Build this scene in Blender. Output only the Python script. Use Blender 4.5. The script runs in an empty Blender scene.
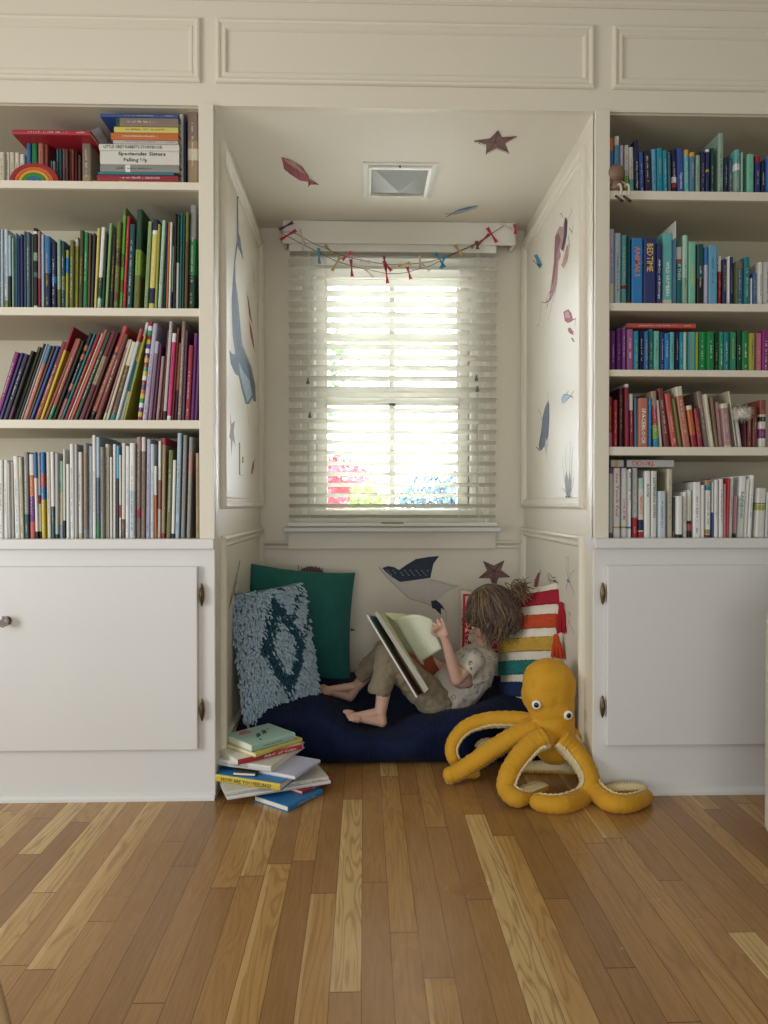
import bpy, bmesh, math, random
from mathutils import Vector, Matrix, noise
V = Vector
R = random.Random(7)
sc = bpy.context.scene
COL = sc.collection
# ---------------------------------------------------------------- camera model
FPX, CD, CZ = 720.0, 2.16, 0.88
YAW, PIT = math.radians(1.6), math.radians(-0.6)
Fw = V((math.sin(YAW)*math.cos(PIT), math.cos(YAW)*math.cos(PIT), math.sin(PIT)))
Rt = V((math.cos(YAW), -math.sin(YAW), 0)); Up = Rt.cross(Fw)
def ray(px, py): return Fw + Rt*((px-384)/FPX) - Up*((py-512)/FPX)
def aty(px, py, y=0.0):
    d = ray(px, py); t = (y+CD)/d.y; return V((t*d.x, y, CZ+t*d.z))
def atz(px, py, z=0.0):
    d = ray(px, py); t = (z-CZ)/d.z; return V((t*d.x, -CD+t*d.y, z))
def atx(px, py, x):
    d = ray(px, py); t = x/d.x; return V((x, -CD+t*d.y, CZ+t*d.z))
cd = bpy.data.cameras.new('camera'); cam = bpy.data.objects.new('camera', cd); COL.objects.link(cam)
cd.sensor_width = 36; cd.sensor_fit = 'AUTO'; cd.lens = FPX/1024*36; cd.clip_start = .02
cam.location = (0, -CD, CZ)
cam.matrix_world = Matrix.Translation(cam.location) @ Matrix((Rt, Up, -Fw)).transposed().to_4x4()
sc.camera = cam
# ---------------------------------------------------------------- materials
def lin(c):
    if isinstance(c, str):
        c = c.lstrip('#'); c = [int(c[i:i+2], 16)/255 for i in (0, 2, 4)]
    return tuple((x/12.92 if x <= .04045 else ((x+.055)/1.055)**2.4) for x in c)
MC = {}
def mat(name, col='#ffffff', rough=.5, noise_s=0, noise_a=.08, bump=0, bump_s=200, **kw):
    k = (name, col, rough)
    if k in MC: return MC[k]
    m = bpy.data.materials.new(name); m.use_nodes = True; nt = m.node_tree; b = nt.nodes['Principled BSDF']
    c = lin(col); b.inputs['Base Color'].default_value = (*c, 1); b.inputs['Roughness'].default_value = rough
    for q, v in kw.items(): b.inputs[q].default_value = v
    tc = None
    if noise_s or bump:
        tc = nt.nodes.new('ShaderNodeTexCoord')
    if noise_s:
        n = nt.nodes.new('ShaderNodeTexNoise'); n.inputs['Scale'].default_value = noise_s; n.inputs['Detail'].default_value = 4
        nt.links.new(tc.outputs['Object'], n.inputs['Vector'])
        mx = nt.nodes.new('ShaderNodeMix'); mx.data_type = 'RGBA'
        mx.inputs[6].default_value = (*[x*(1-noise_a) for x in c], 1); mx.inputs[7].default_value = (*[min(1, x*(1+noise_a)) for x in c], 1)
        nt.links.new(n.outputs['Fac'], mx.inputs[0]); nt.links.new(mx.outputs[2], b.inputs['Base Color'])
    if bump:
        n = nt.nodes.new('ShaderNodeTexNoise'); n.inputs['Scale'].default_value = bump_s; n.inputs['Detail'].default_value = 3
        nt.links.new(tc.outputs['Object'], n.inputs['Vector'])
        bp = nt.nodes.new('ShaderNodeBump'); bp.inputs['Strength'].default_value = bump; bp.inputs['Distance'].default_value = .002
        nt.links.new(n.outputs['Fac'], bp.inputs['Height']); nt.links.new(bp.outputs[0], b.inputs['Normal'])
    MC[k] = m; return m
PAINT = mat('ivory_paint', '#DDD6C5', .42, noise_s=3, noise_a=.015)
CAB = mat('cabinet_paint', '#DAD9D6', .38, noise_s=3, noise_a=.015)
CEIL = mat('ceiling_paint', '#E3DDCF', .6)
PAGES = mat('paper_pages', '#E4DECB', .8)
def nd(nt, t, **kw):
    n = nt.nodes.new(t)
    for k, v in kw.items(): setattr(n, k, v)
    return n
def math_(nt, op, a, b=None, c=None):
    n = nd(nt, 'ShaderNodeMath', operation=op)
    for i, x in enumerate((a, b, c)):
        if x is None: continue
        if isinstance(x, (int, float)): n.inputs[i].default_value = x
        else: nt.links.new(x, n.inputs[i])
    return n.outputs[0]
def ramp(nt, fac, stops, interp='LINEAR'):
    n = nd(nt, 'ShaderNodeValToRGB'); e = n.color_ramp.elements; n.color_ramp.interpolation = interp
    while len(e) < len(stops): e.new(.5)
    for s, (p, c) in zip(e, stops): s.position = p; s.color = (*lin(c), 1)
    nt.links.new(fac, n.inputs[0]); return n.outputs[0]
def mixc(nt, f, a, b, mode='MIX'):
    n = nd(nt, 'ShaderNodeMix', data_type='RGBA', blend_type=mode)
    for i, x in ((0, f), (6, a), (7, b)):
        if isinstance(x, (int, float)): n.inputs[i].default_value = x
        elif isinstance(x, tuple): n.inputs[i].default_value = (*x, 1)
        else: nt.links.new(x, n.inputs[i])
    return n.outputs[2]
def floor_mat():
    m = bpy.data.materials.new('oak_planks'); m.use_nodes = True; nt = m.node_tree; b = nt.nodes['Principled BSDF']; L = nt.links
    tc = nd(nt, 'ShaderNodeTexCoord'); sp = nd(nt, 'ShaderNodeSeparateXYZ'); L.new(tc.outputs['Object'], sp.inputs[0])
    X, Y = sp.outputs[0], sp.outputs[1]
    W = .0578
    xs = math_(nt, 'DIVIDE', math_(nt, 'ADD', X, 10.004), W); xi = math_(nt, 'FLOOR', xs); xf = math_(nt, 'FRACT', xs)
    wn = nd(nt, 'ShaderNodeTexWhiteNoise', noise_dimensions='1D'); L.new(xi, wn.inputs['W'])
    ys = math_(nt, 'ADD', math_(nt, 'DIVIDE', Y, .85), math_(nt, 'MULTIPLY', wn.outputs['Value'], 7.3))
    yi = math_(nt, 'FLOOR', ys); yf = math_(nt, 'FRACT', ys)
    cb = nd(nt, 'ShaderNodeCombineXYZ'); L.new(xi, cb.inputs[0]); L.new(yi, cb.inputs[1])
    w2 = nd(nt, 'ShaderNodeTexWhiteNoise', noise_dimensions='2D'); L.new(cb.outputs[0], w2.inputs['Vector'])
    base = ramp(nt, w2.outputs['Value'], [(0, '#80592F'), (.25, '#9A6E3C'), (.5, '#AE8248'), (.75, '#BF9454'), (.9, '#D4B06E'), (1, '#E2C486')])
    # grain, offset per board
    off = nd(nt, 'ShaderNodeCombineXYZ'); L.new(math_(nt, 'MULTIPLY', w2.outputs['Value'], 37.0), off.inputs[2])
    add = nd(nt, 'ShaderNodeVectorMath', operation='ADD'); L.new(tc.outputs['Object'], add.inputs[0]); L.new(off.outputs[0], add.inputs[1])
    mp = nd(nt, 'ShaderNodeMapping'); mp.inputs['Scale'].default_value = (90, 4, 1); L.new(add.outputs[0], mp.inputs[0])
    n1 = nd(nt, 'ShaderNodeTexNoise'); n1.inputs['Scale'].default_value = 2.2; n1.inputs['Detail'].default_value = 6; n1.inputs['Roughness'].default_value = .65; L.new(mp.outputs[0], n1.inputs['Vector'])
    mp2 = nd(nt, 'ShaderNodeMapping'); mp2.inputs['Scale'].default_value = (13, 1.1, 1); L.new(add.outputs[0], mp2.inputs[0])
    n2 = nd(nt, 'ShaderNodeTexNoise'); n2.inputs['Scale'].default_value = 1.3; n2.inputs['Detail'].default_value = 2; n2.inputs['Distortion'].default_value = .6; L.new(mp2.outputs[0], n2.inputs['Vector'])
    rings = math_(nt, 'SINE', math_(nt, 'MULTIPLY', n2.outputs['Fac'], 75.0))
    rings = math_(nt, 'MULTIPLY_ADD', rings, .5, .5)
    g = math_(nt, 'MULTIPLY', math_(nt, 'POWER', rings, 3.0), math_(nt, 'MULTIPLY', w2.outputs['Value'], .55))
    c1 = mixc(nt, math_(nt, 'MULTIPLY', n1.outputs['Fac'], .38), base, lin('#D2AC74'))
    c1 = mixc(nt, math_(nt, 'MULTIPLY', math_(nt, 'SUBTRACT', 1.0, n1.outputs['Fac']), .45), c1, lin('#6E4A26'))
    c2 = mixc(nt, g, c1, lin('#7E5630'))
    # pale sapwood stripe on some boards
    sap = math_(nt, 'MULTIPLY', math_(nt, 'GREATER_THAN', w2.outputs['Value'], .72), math_(nt, 'LESS_THAN', math_(nt, 'ADD', xf, math_(nt, 'MULTIPLY', n2.outputs['Fac'], .5)), .42))
    c2 = mixc(nt, math_(nt, 'MULTIPLY', sap, .4), c2, lin('#DDBB84'))
    e1 = math_(nt, 'LESS_THAN', math_(nt, 'MINIMUM', xf, math_(nt, 'SUBTRACT', 1.0, xf)), .013)
    e2 = math_(nt, 'LESS_THAN', math_(nt, 'MINIMUM', yf, math_(nt, 'SUBTRACT', 1.0, yf)), .0016)
    e = math_(nt, 'MAXIMUM', e1, e2)
    c3 = mixc(nt, math_(nt, 'MULTIPLY', e, .75), c2, lin('#4E3318'))
    L.new(c3, b.inputs['Base Color'])
    rn = nd(nt, 'ShaderNodeTexNoise'); rn.inputs['Scale'].default_value = 5; L.new(tc.outputs['Object'], rn.inputs['Vector'])
    L.new(math_(nt, 'MULTIPLY_ADD', rn.outputs['Fac'], .16, .17), b.inputs['Roughness'])
    bp = nd(nt, 'ShaderNodeBump'); bp.inputs['Strength'].default_value = .25; bp.inputs['Distance'].default_value = .001
    L.new(math_(nt, 'SUBTRACT', math_(nt, 'MULTIPLY', n1.outputs['Fac'], .3), e), bp.inputs['Height']); L.new(bp.outputs[0], b.inputs['Normal'])
    return m
# ---------------------------------------------------------------- object helpers
def tag(o, label=None, cat=None, group=None, kind=None):
    if label: o['label'] = label
    if cat: o['category'] = cat
    if group: o['group'] = group
    if kind: o['kind'] = kind
    return o
def empty(name, loc, label, cat, group=None):
    o = bpy.data.objects.new(name, None); COL.objects.link(o); o.location = loc; o.empty_display_size = .03
    return tag(o, label, cat, group)
def link(name, me, mats=None, parent=None, smooth=False):
    """mesh data is in world coordinates; parents are translated-only empties or meshes"""
    if mats is not None:
        if len(me.materials): me.materials.clear()
        for m in (mats if isinstance(mats, (list, tuple)) else [mats]): me.materials.append(m)
    o = bpy.data.objects.new(name, me); COL.objects.link(o)
    if parent is not None:
        o.parent = parent; o.matrix_parent_inverse = wm(parent).inverted()
    if smooth:
        for p in me.polygons: p.use_smooth = True
    return o
def wm(o):
    m = Matrix.LocRotScale(o.location, o.rotation_euler, o.scale)
    if o.parent: m = wm(o.parent) @ o.matrix_parent_inverse @ m
    return m
def recenter(o, c=None):
    """put a top-level mesh's origin at the base of its geometry"""
    me = o.data
    if c is None:
        xs = [v.co.x for v in me.vertices]; ys = [v.co.y for v in me.vertices]; zs = [v.co.z for v in me.vertices]
        c = V(((min(xs)+max(xs))/2, (min(ys)+max(ys))/2, min(zs)))
    me.transform(Matrix.Translation(-c)); o.location = c
    return o
def mesh(name, verts, faces, mi=None):
    me = bpy.data.meshes.new(name); me.from_pydata([tuple(v) for v in verts], [], faces)
    if mi: me.polygons.foreach_set('material_index', mi)
    me.validate(); me.update(); return me
class MB:
    def __init__(s): s.v = []; s.f = []; s.m = []
    def add(s, vs, fs, mi=0):
        k = len(s.v); s.v += [V(x) for x in vs]; s.f += [tuple(i+k for i in f) for f in fs]
        s.m += ([mi]*len(fs) if isinstance(mi, int) else list(mi))
        return s
    def box(s, a, b, mi=0):
        (x0, y0, z0), (x1, y1, z1) = a, b
        x0, x1 = min(x0, x1), max(x0, x1); y0, y1 = min(y0, y1), max(y0, y1); z0, z1 = min(z0, z1), max(z0, z1)
        vs = [(x0,y0,z0),(x1,y0,z0),(x1,y1,z0),(x0,y1,z0),(x0,y0,z1),(x1,y0,z1),(x1,y1,z1),(x0,y1,z1)]
        return s.add(vs, [(3,2,1,0),(4,5,6,7),(0,1,5,4),(1,2,6,5),(2,3,7,6),(3,0,4,7)], mi)
    def tube(s, pts, rad, n=10, mi=0, cap=True, flat=1.0, ref=V((0,0,1))):
        pts = [V(p) for p in pts]; N = len(pts); rad = rad if isinstance(rad, (list, tuple)) else [rad]*N
        vs = []; pu = None
        for i, p in enumerate(pts):
            t = (pts[min(i+1, N-1)]-pts[max(i-1, 0)]).normalized()
            u = (pu - t*pu.dot(t)) if pu is not None else (ref - t*ref.dot(t))
            if u.length < 1e-5: u = t.orthogonal()
            u.normalize(); pu = u; w = t.cross(u)
            for j in range(n):
                a = 2*math.pi*j/n; vs.append(p+u*(math.cos(a)*rad[i])+w*(math.sin(a)*rad[i]*flat))
        fs = [(i*n+j, i*n+(j+1) % n, (i+1)*n+(j+1) % n, (i+1)*n+j) for i in range(N-1) for j in range(n)]
        if cap:
            vs += [pts[0], pts[-1]]; a, b = N*n, N*n+1
            fs += [(a, (j+1) % n, j) for j in range(n)] + [(b, (N-1)*n+j, (N-1)*n+(j+1) % n) for j in range(n)]
        return s.add(vs, fs, mi)
    def ball(s, c, r, mi=0, seg=10, rings=7, M=None):
        c = V(c); r = r if isinstance(r, (tuple, list)) else (r, r, r); vs = []; fs = []
        for i in range(rings+1):
            th = math.pi*i/rings
            for j in range(seg):
                ph = 2*math.pi*j/seg
                q = V((r[0]*math.sin(th)*math.cos(ph), r[1]*math.sin(th)*math.sin(ph), r[2]*math.cos(th)))
                if M: q = M @ q
                vs.append(c+q)
        for i in range(rings):
            for j in range(seg):
                fs.append((i*seg+j, (i+1)*seg+j, (i+1)*seg+(j+1) % seg, i*seg+(j+1) % seg))
        return s.add(vs, fs, mi)
    def cap(s, a, b, ra, rb, mi=0):
        a, b = V(a), V(b); L = (b-a).length; n = max(2, int(L/(min(ra, rb)*.35))+1)
        for i in range(n+1):
            t = i/n; s.ball(a.lerp(b, t), ra+(rb-ra)*t, mi, 14, 9)
        return s
    def build(s, name, mats, parent=None, smooth=False):
        return link(name, mesh(name, s.v, s.f, s.m), mats, parent, smooth)
def bevel(o, w=.002, seg=2, ang=.6):
    m = o.modifiers.new('bevel', 'BEVEL'); m.width = w; m.segments = seg; m.limit_method = 'ANGLE'; m.angle_limit = ang
    return o
def bake(o):
    dg = bpy.context.evaluated_depsgraph_get(); me = bpy.data.meshes.new_from_object(o.evaluated_get(dg)); 
    o.modifiers.clear(); old = o.data; o.data = me; bpy.data.meshes.remove(old); return o
def blob(name, mb, mats, parent=None, vox=.004, smooth=4, disp=None):
    """continuous skin grown round a set of tapered limbs"""
    o = link(name, mesh(name, mb.v, mb.f), mats, parent)
    r = o.modifiers.new('remesh', 'REMESH'); r.mode = 'VOXEL'; r.voxel_size = vox
    if smooth: q = o.modifiers.new('smooth', 'SMOOTH'); q.iterations = smooth; q.factor = .6
    bake(o)
    o.data.materials.clear()
    for m in (mats if isinstance(mats, (list, tuple)) else [mats]): o.data.materials.append(m)
    if disp:
        ns = [(v.co.copy(), v.normal.copy()) for v in o.data.vertices]
        for v, (c, n) in zip(o.data.vertices, ns): v.co = c + n*disp(c)
    for p in o.data.polygons: p.use_smooth = True; p.material_index = 0
    return o
def catmull(P, n=8):
    P = [V(p) for p in P]; Q = [P[0]*2-P[1]]+P+[P[-1]*2-P[-2]]; out = []
    for i in range(1, len(Q)-2):
        for k in range(n):
            t = k/n; a, b, c, d = Q[i-1], Q[i], Q[i+1], Q[i+2]
            out.append(.5*((2*b)+(c-a)*t+(2*a-5*b+4*c-d)*t*t+(3*b-a-3*c+d)*t**3))
    out.append(Q[-2]); return out
def rect_frame(name, O, U, Vv, N, u0, u1, v0, v1, prof, m=PAINT, parent=None):
    """mitred moulding round a rectangle; prof = [(inset, height)]"""
    vs = []; fs = []; O, U, Vv, N = V(O), V(U), V(Vv), V(N)
    for (i, h) in prof:
        for (u, v) in ((u0+i, v0+i), (u1-i, v0+i), (u1-i, v1-i), (u0+i, v1-i)): vs.append(O+U*u+Vv*v+N*h)
    for k in range(len(prof)-1):
        for j in range(4): fs.append((k*4+j, k*4+(j+1) % 4, (k+1)*4+(j+1) % 4, (k+1)*4+j))
    me = mesh(name, vs, fs)
    o = link(name, me, m, parent)
    return tag(o, kind='structure') if parent is None else o
def strip(name, prof, x0, x1, y, z, m=PAINT, kind='structure', axis='x'):
    """moulding run along x (or y); prof = [(out, up)] closed polygon, 'out' is towards -y (or given side)"""
    n = len(prof); vs = []
    for x in (x0, x1):
        for (o_, u) in prof: vs.append((x, y-o_, z+u))
    fs = [(j, (j+1) % n, n+(j+1) % n, n+j) for j in range(n)] + [tuple(range(n-1, -1, -1)), tuple(range(n, 2*n))]
    return tag(link(name, mesh(name, vs, fs), m), kind=kind)
PROF = [(0, 0), (0, .006), (.003, .011), (.008, .013), (.013, .011), (.016, .007), (.022, .007), (.024, .009), (.029, .009), (.033, .004), (.035, 0)]
# text and lettering
FONT = {}
def text_mesh(txt, size, m, parent, O, X, Y, width=None, name='title', bold=0.0):
    key = (txt, bold)
    c = bpy.data.curves.new('t', 'FONT'); c.body = txt; c.size = 1; c.offset = bold; c.align_x = 'CENTER'; c.align_y = 'CENTER'; c.resolution_u = 1; c.extrude = .0
    o = bpy.data.objects.new('t', c); COL.objects.link(o)
    dg = bpy.context.evaluated_depsgraph_get(); me = bpy.data.meshes.new_from_object(o.evaluated_get(dg))
    bpy.data.objects.remove(o); bpy.data.curves.remove(c)
    xs = [v.co.x for v in me.vertices]; w = max(xs)-min(xs); ys = [v.co.y for v in me.vertices]; h = max(ys)-min(ys); cx, cy = (max(xs)+min(xs))/2, (max(ys)+min(ys))/2
    sy = size/h; sx = (width/w) if width else sy
    O, X, Y = V(O), V(X).normalized(), V(Y).normalized(); N = X.cross(Y)
    for v in me.vertices: v.co = O+X*((v.co.x-cx)*sx)+Y*((v.co.y-cy)*sy)+N*.0004
    return link(name, me, m, parent)
def scribble(m, parent, O, X, Y, length, size, seed, name='title', words=3):
    """illegible small print: rows of tiny broken strokes"""
    rr = random.Random(seed); mb = MB(); O, X, Y = V(O), V(X).normalized(), V(Y).normalized(); N = X.cross(Y)
    x = -length/2
    while x < length/2:
        if rr.random() < .2: x += size*.8; continue
        h = size*rr.choice((.6, .7, 1)); w = size*rr.choice((.25, .5, .6)); th = size*.17
        def q(a0, b0, a1, b1):
            p = [O+X*a+Y*b+N*.0004 for a, b in ((a0, b0), (a1, b0), (a1, b1), (a0, b1))]; mb.add(p, [(0, 1, 2, 3)])
        q(x, -size/2, x+th, -size/2+h)
        if w > th*2:
            k = rr.random()
            q(x+th, -size/2+h*k*.8, x+w, -size/2+h*k*.8+th)
            if rr.random() < .6: q(x+w-th, -size/2, x+w, -size/2+h*.7)
        x += w+size*.28
    return mb.build(name, m, parent)
# ================================================================ SETTING
XL, XR, ND, H = -.443, .693, .945, 2.062      # niche: left wall, right wall, depth, soffit height
zc = lambda py: aty(384, py)[2]
XB0, XB1 = -1.75, 1.85
HT = 2.44
def S(o): return tag(o, kind='structure')
f = MB().box((-2.6, -4.2, -.05), (2.7, 1.1, 0)); S(f.build('floor', floor_mat()))
# niche shell
S(MB().box((XL-.02, 0, 0), (XL, ND, H)).build('wall_left', PAINT))
S(MB().box((XR, 0, 0), (XR+.02, ND, H)).build('wall_right', PAINT))
S(MB().box((XL-.02, .02, H), (XR+.02, ND+.02, H+.03)).build('ceiling', CEIL))
YG = ND+.07                                    # glass plane
wx0, wx1 = aty(325, 400, YG).x, aty(459, 400, YG).x
wz1, wz0 = aty(390, 281, YG).z, aty(390, 521, YG).z
b = MB()
b.box((XL-.02, ND, 0), (wx0-.035, ND+.12, H+.03)); b.box((wx1+.035, ND, 0), (XR+.02, ND+.12, H+.03))
b.box((wx0-.035, ND, 0), (wx1+.035, ND+.12, wz0-.035)); b.box((wx0-.035, ND, wz1+.035), (wx1+.035, ND+.12, H+.03))
S(b.build('wall_back', PAINT))
# big room around the camera
S(MB().box((-2.6, -4.2, HT), (2.7, .02, HT+.05)).build('ceiling.001', CEIL))
ROOM = mat('room_wall_paint', '#A9B0B2', .7)
S(MB().box((-2.62, -4.2, 0), (-2.6, .02, HT)).build('wall_left.001', ROOM))
S(MB().box((2.7, -4.2, 0), (2.72, .02, HT)).build('wall_right.001', ROOM))
S(MB().box((-2.62, 0, 0), (XB0, .02, HT)).build('wall_front', PAINT))
S(MB().box((XB1, 0, 0), (2.72, .02, HT)).build('wall_front.001', PAINT))
S(MB().box((-2.6, -4.22, 0), (2.7, -4.2, HT)).build('wall_rear', ROOM))
S(MB().box((XB0, 0, H), (XB1, .02, HT)).build('wall_header', PAINT))
# header panel mouldings
X_, Y_, Z_ = V((1,0,0)), V((0,1,0)), V((0,0,1))
hz0, hz1 = aty(300, 85).z, aty(300, 21).z
def hframe(n, xa, xb): rect_frame(n, (0, 0, 0), X_, Z_, -Y_, xa, xb, hz0, hz1, PROF)
hframe('trim_1', XB0+.1, aty(201, 50).x); hframe('trim_2', aty(216, 50).x, aty(594, 50).x); hframe('trim_3', aty(612, 50).x, XB1-.1)
CR = [(0, 0), (.004, 0), (.012, .006), (.012, .014), (.02, .018), (.03, .04), (.045, .055), (.05, .07), (0, .07)]
strip('trim_4', CR, -2.6, 2.7, 0, HT-.07)
# side wall panel mouldings in the niche
def sideframe(n, x, nrm, y0, y1, z0, z1): rect_frame(n, (x, 0, 0), Y_, Z_, V((nrm, 0, 0)), y0, y1, z0, z1, [(a*1.1, h*1.35) for a, h in PROF])
zl0, zl1 = atx(229, 508, XL).z, atx(222, 143, XL).z
sideframe('trim_5', XL, 1, .08, ND-.012, .866, 2.0)
sideframe('trim_6', XR, -1, .08, ND-.012, .866, 2.0)
sideframe('trim_7', XL, 1, .08, ND-.005, .11, .782)
sideframe('trim_8', XR, -1, .08, ND-.005, .11, .782)
# back wall: chair rail, sill, apron
rail_t, rail_b = aty(272, 540, ND).z, aty(272, 549, ND).z
RP = [(0, 0), (.006, 0), (.009, .006), (.009, .014), (.015, .02), (.022, .026), (.022, .034), (0, .036)]
sx0, sx1 = aty(286, 530, ND-.04).x, aty(498, 530, ND-.04).x
strip('trim_9', RP, XL, sx0+.01, ND, rail_b); strip('trim_10', RP, sx1-.01, XR, ND, rail_b)
sz = aty(390, 527, ND-.06).z
o = S(MB().box((sx0-.01, ND-.068, sz-.022), (sx1+.01, ND+.02, sz)).build('window_sill', CAB)); o.name = 'trim_11'; bevel(o, .006, 3)
o = S(MB().box((sx0+.005, ND-.022, rail_b), (sx1-.005, ND, sz-.022)).build('trim_12', PAINT)); bevel(o, .003)
# base shoe in niche
SP = [(0, 0), (.012, 0), (.012, .07), (.006, .085), (0, .085)]
strip('trim_13', SP, XL, XR, ND, 0)
# window
CAS = mat('window_paint', '#E6E2D2', .4)
wn = S(MB().box((wx0-.0349, ND+.03, wz0-.0349), (wx0, ND+.11, wz1+.0349)).box((wx1, ND+.03, wz0-.0349), (wx1+.0349, ND+.11, wz1+.0349))
  .box((wx0, ND+.03, wz1), (wx1, ND+.11, wz1+.0349)).box((wx0, ND+.03, wz0-.0349), (wx1, ND+.11, wz0)).build('window_1', CAS))
# casing on the wall round the opening (stepped)
rect_frame('trim_14', (0, ND, 0), X_, Z_, -Y_, wx0-.12, wx1+.12, wz0-.03, wz1+.10, [(0, 0), (0, .018), (.02, .02), (.024, .012), (.05, .012), (.055, .018), (.078, .018), (.085, .006), (.085, -.03)], CAS)
zm0, zm1 = aty(390, 404, YG).z, aty(390, 394, YG).z
xm = aty(392, 400, YG).x
sh = MB(); t = .012
for (za, zb, yy) in ((zm1, wz1, YG), (wz0, zm0, YG-.02)):
    sh.box((wx0, yy-.012, za), (wx0+t, yy+.012, zb)).box((wx1-t, yy-.012, za), (wx1, yy+.012, zb)).box((wx0, yy-.012, zb-t), (wx1, yy+.012, zb)).box((wx0, yy-.012, za), (wx1, yy+.012, za+t))
    sh.box((xm-.013, yy-.012, za), (xm+.013, yy+.012, zb))
sh.box((wx0, YG-.032, zm0), (wx1, YG+.012, zm1))
zmu = aty(390, 341, YG).z; sh.box((wx0, YG-.01, zmu-.007), (wx1, YG+.01, zmu+.007))
sh.build('sash', CAS, wn)
gm = bpy.data.materials.new('window_glass'); gm.use_nodes = True; nt = gm.node_tree; nt.nodes.clear()
out = nd(nt, 'ShaderNodeOutputMaterial'); tr = nd(nt, 'ShaderNodeBsdfTransparent'); gl = nd(nt, 'ShaderNodeBsdfGlossy'); gl.inputs['Roughness'].default_value = .02
fr = nd(nt, 'ShaderNodeFresnel'); fr.inputs[0].default_value = 1.45; ms = nd(nt, 'ShaderNodeMixShader')
nt.links.new(fr.outputs[0], ms.inputs[0]); nt.links.new(tr.outputs[0], ms.inputs[1]); nt.links.new(gl.outputs[0], ms.inputs[2]); nt.links.new(ms.outputs[0], out.inputs[0])
MB().box((wx0+t, YG-.002, zm1), (wx1-t, YG+.002, wz1-t)).box((wx0+t, YG-.022, wz0+t), (wx1-t, YG-.018, zm0)).build('pane', gm, wn)
# ---------------------------------------------------------------- blind
YB = ND-.050
BL = mat('blind_white', '#ECEADF', .45)
_b = BL.node_tree; _t = nd(_b, 'ShaderNodeBsdfTranslucent'); _t.inputs[0].default_value = (*lin('#F2EEDC'), 1); _m = nd(_b, 'ShaderNodeMixShader'); _m.inputs[0].default_value = .10
_b.links.new(_b.nodes['Principled BSDF'].outputs[0], _m.inputs[1]); _b.links.new(_t.outputs[0], _m.inputs[2]); _b.links.new(_m.outputs[0], _b.nodes['Material Output'].inputs[0])
bt = empty('window_blind', (aty(392, 245, YB).x, YB, sz+.01), 'cream slatted horizontal blind hanging in front of the niche window', 'blind')
va = MB(); vx0, vx1 = aty(283, 235, YB-.03).x, aty(515, 235, YB-.03).x; vz1 = H-.002; vz0 = aty(390, 245, YB-.03).z
va.box((vx0, YB-.045, vz0), (vx1, YB-.03, vz1)); va.box((vx0, YB-.03, vz0), (vx0+.012, ND-.003, vz1)); va.box((vx1-.012, YB-.03, vz0), (vx1, ND-.003, vz1))
bevel(va.build('valance', BL, bt), .003)
bx0, bx1 = aty(289, 400, YB).x, aty(496, 400, YB).x
MB().box((bx0+.005, YB-.028, vz0-.028), (bx1-.005, YB+.02, vz0+.03)).build('head_rail', BL, bt)
zt, zb_ = aty(390, 262, YB).z, sz+.045
ns = 25; sl = MB(); tilt = math.radians(18)
for i in range(ns):
    z = zt-(zt-zb_)*i/(ns-1); prof = []
    for k in range(7):
        a = -1+k/3; prof.append((a*.025, .0035*(1-a*a)))
    pr = [(p[0], p[1]+.0013) for p in prof]+[(p[0], p[1]-.0013) for p in reversed(prof)]
    vs = []
    for x in (bx0, bx1):
        for (y, q) in pr: vs.append((x, YB+y*math.cos(tilt)-q*math.sin(tilt)*-1, z-y*math.sin(tilt)+q*math.cos(tilt)))
    n = len(pr); sl.add(vs, [(j, (j+1) % n, n+(j+1) % n, n+j) for j in range(n)]+[tuple(range(n-1, -1, -1)), tuple(range(n, 2*n))])
sl.build('slats', BL, bt)
bevel(MB().box((bx0-.004, YB-.027, sz+.002), (bx1+.004, YB+.027, sz+.02)).build('bottom_rail', BL, bt), .004)
BR_ = mat('brass_tag', '#8C7A45', .4)
MB().box((aty(381, 520, YB).x, YB-.03, sz+.014), (aty(403, 520, YB).x, YB-.0265, sz+.021)).build('label_tag', BR_, bt)
for px in (326, 458, 310, 478):
    x = aty(px, 400, YB).x
    MB().tube([(x, YB-.029, vz0-.02), (x, YB-.029, sz+.012)], .0012, 6).build('ladder_cord', BL, bt)
GREY = mat('grey_plastic', '#77766C', .4)
for (px, py) in ((308, 381), (310, 415), (476.5, 378), (477.5, 389)):
    p = aty(px, py, YB-.036); c = MB().tube([(p.x, YB-.036, vz0-.02), (p.x, YB-.036, p.z+.012)], .0009, 5); cc = c.build('pull_cord', BL, bt)
    MB().tube([p+V((0,0,.014)), p+V((0,0,.004)), p+V((0,0,-.008)), p+V((0,0,-.012))], [.0025, .004, .0085, .006], 10).build('tassel', GREY, cc, True)
# ---------------------------------------------------------------- recessed light
lp = [atz(363, 162, H), atz(438.5, 162, H), atz(431.5, 197, H), atz(363, 196, H)]
lx0, lx1, ly0, ly1 = lp[0].x, lp[1].x, lp[0].y, lp[2].y
LF = mat('fixture_white', '#CFCDC4', .35); LI = mat('fixture_rim', '#F1EFE6', .25)
lt = empty('ceiling_light', ((lx0+lx1)/2, (ly0+ly1)/2, H), 'square recessed ceiling light with prismatic glass set in the niche soffit', 'ceiling light')
rect_frame('frame', (0, 0, H), X_, Y_, V((0,0,-1)), lx0, lx1, ly0, ly1, [(0, 0), (0, .004), (.018, .006), (.02, .005), (.02, .006)], LF, lt)
rect_frame('rim', (0, 0, H), X_, Y_, V((0,0,-1)), lx0+.02, lx1-.02, ly0+.02, ly1-.02, [(0, .006), (0, .012), (.01, .012), (.012, .003)], LI, lt)
a0, a1, b0, b1 = lx0+.031, lx1-.031, ly0+.031, ly1-.031; cx, cy = (a0+a1)/2, (b0+b1)/2
gs = MB(); NQ = 7
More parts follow.
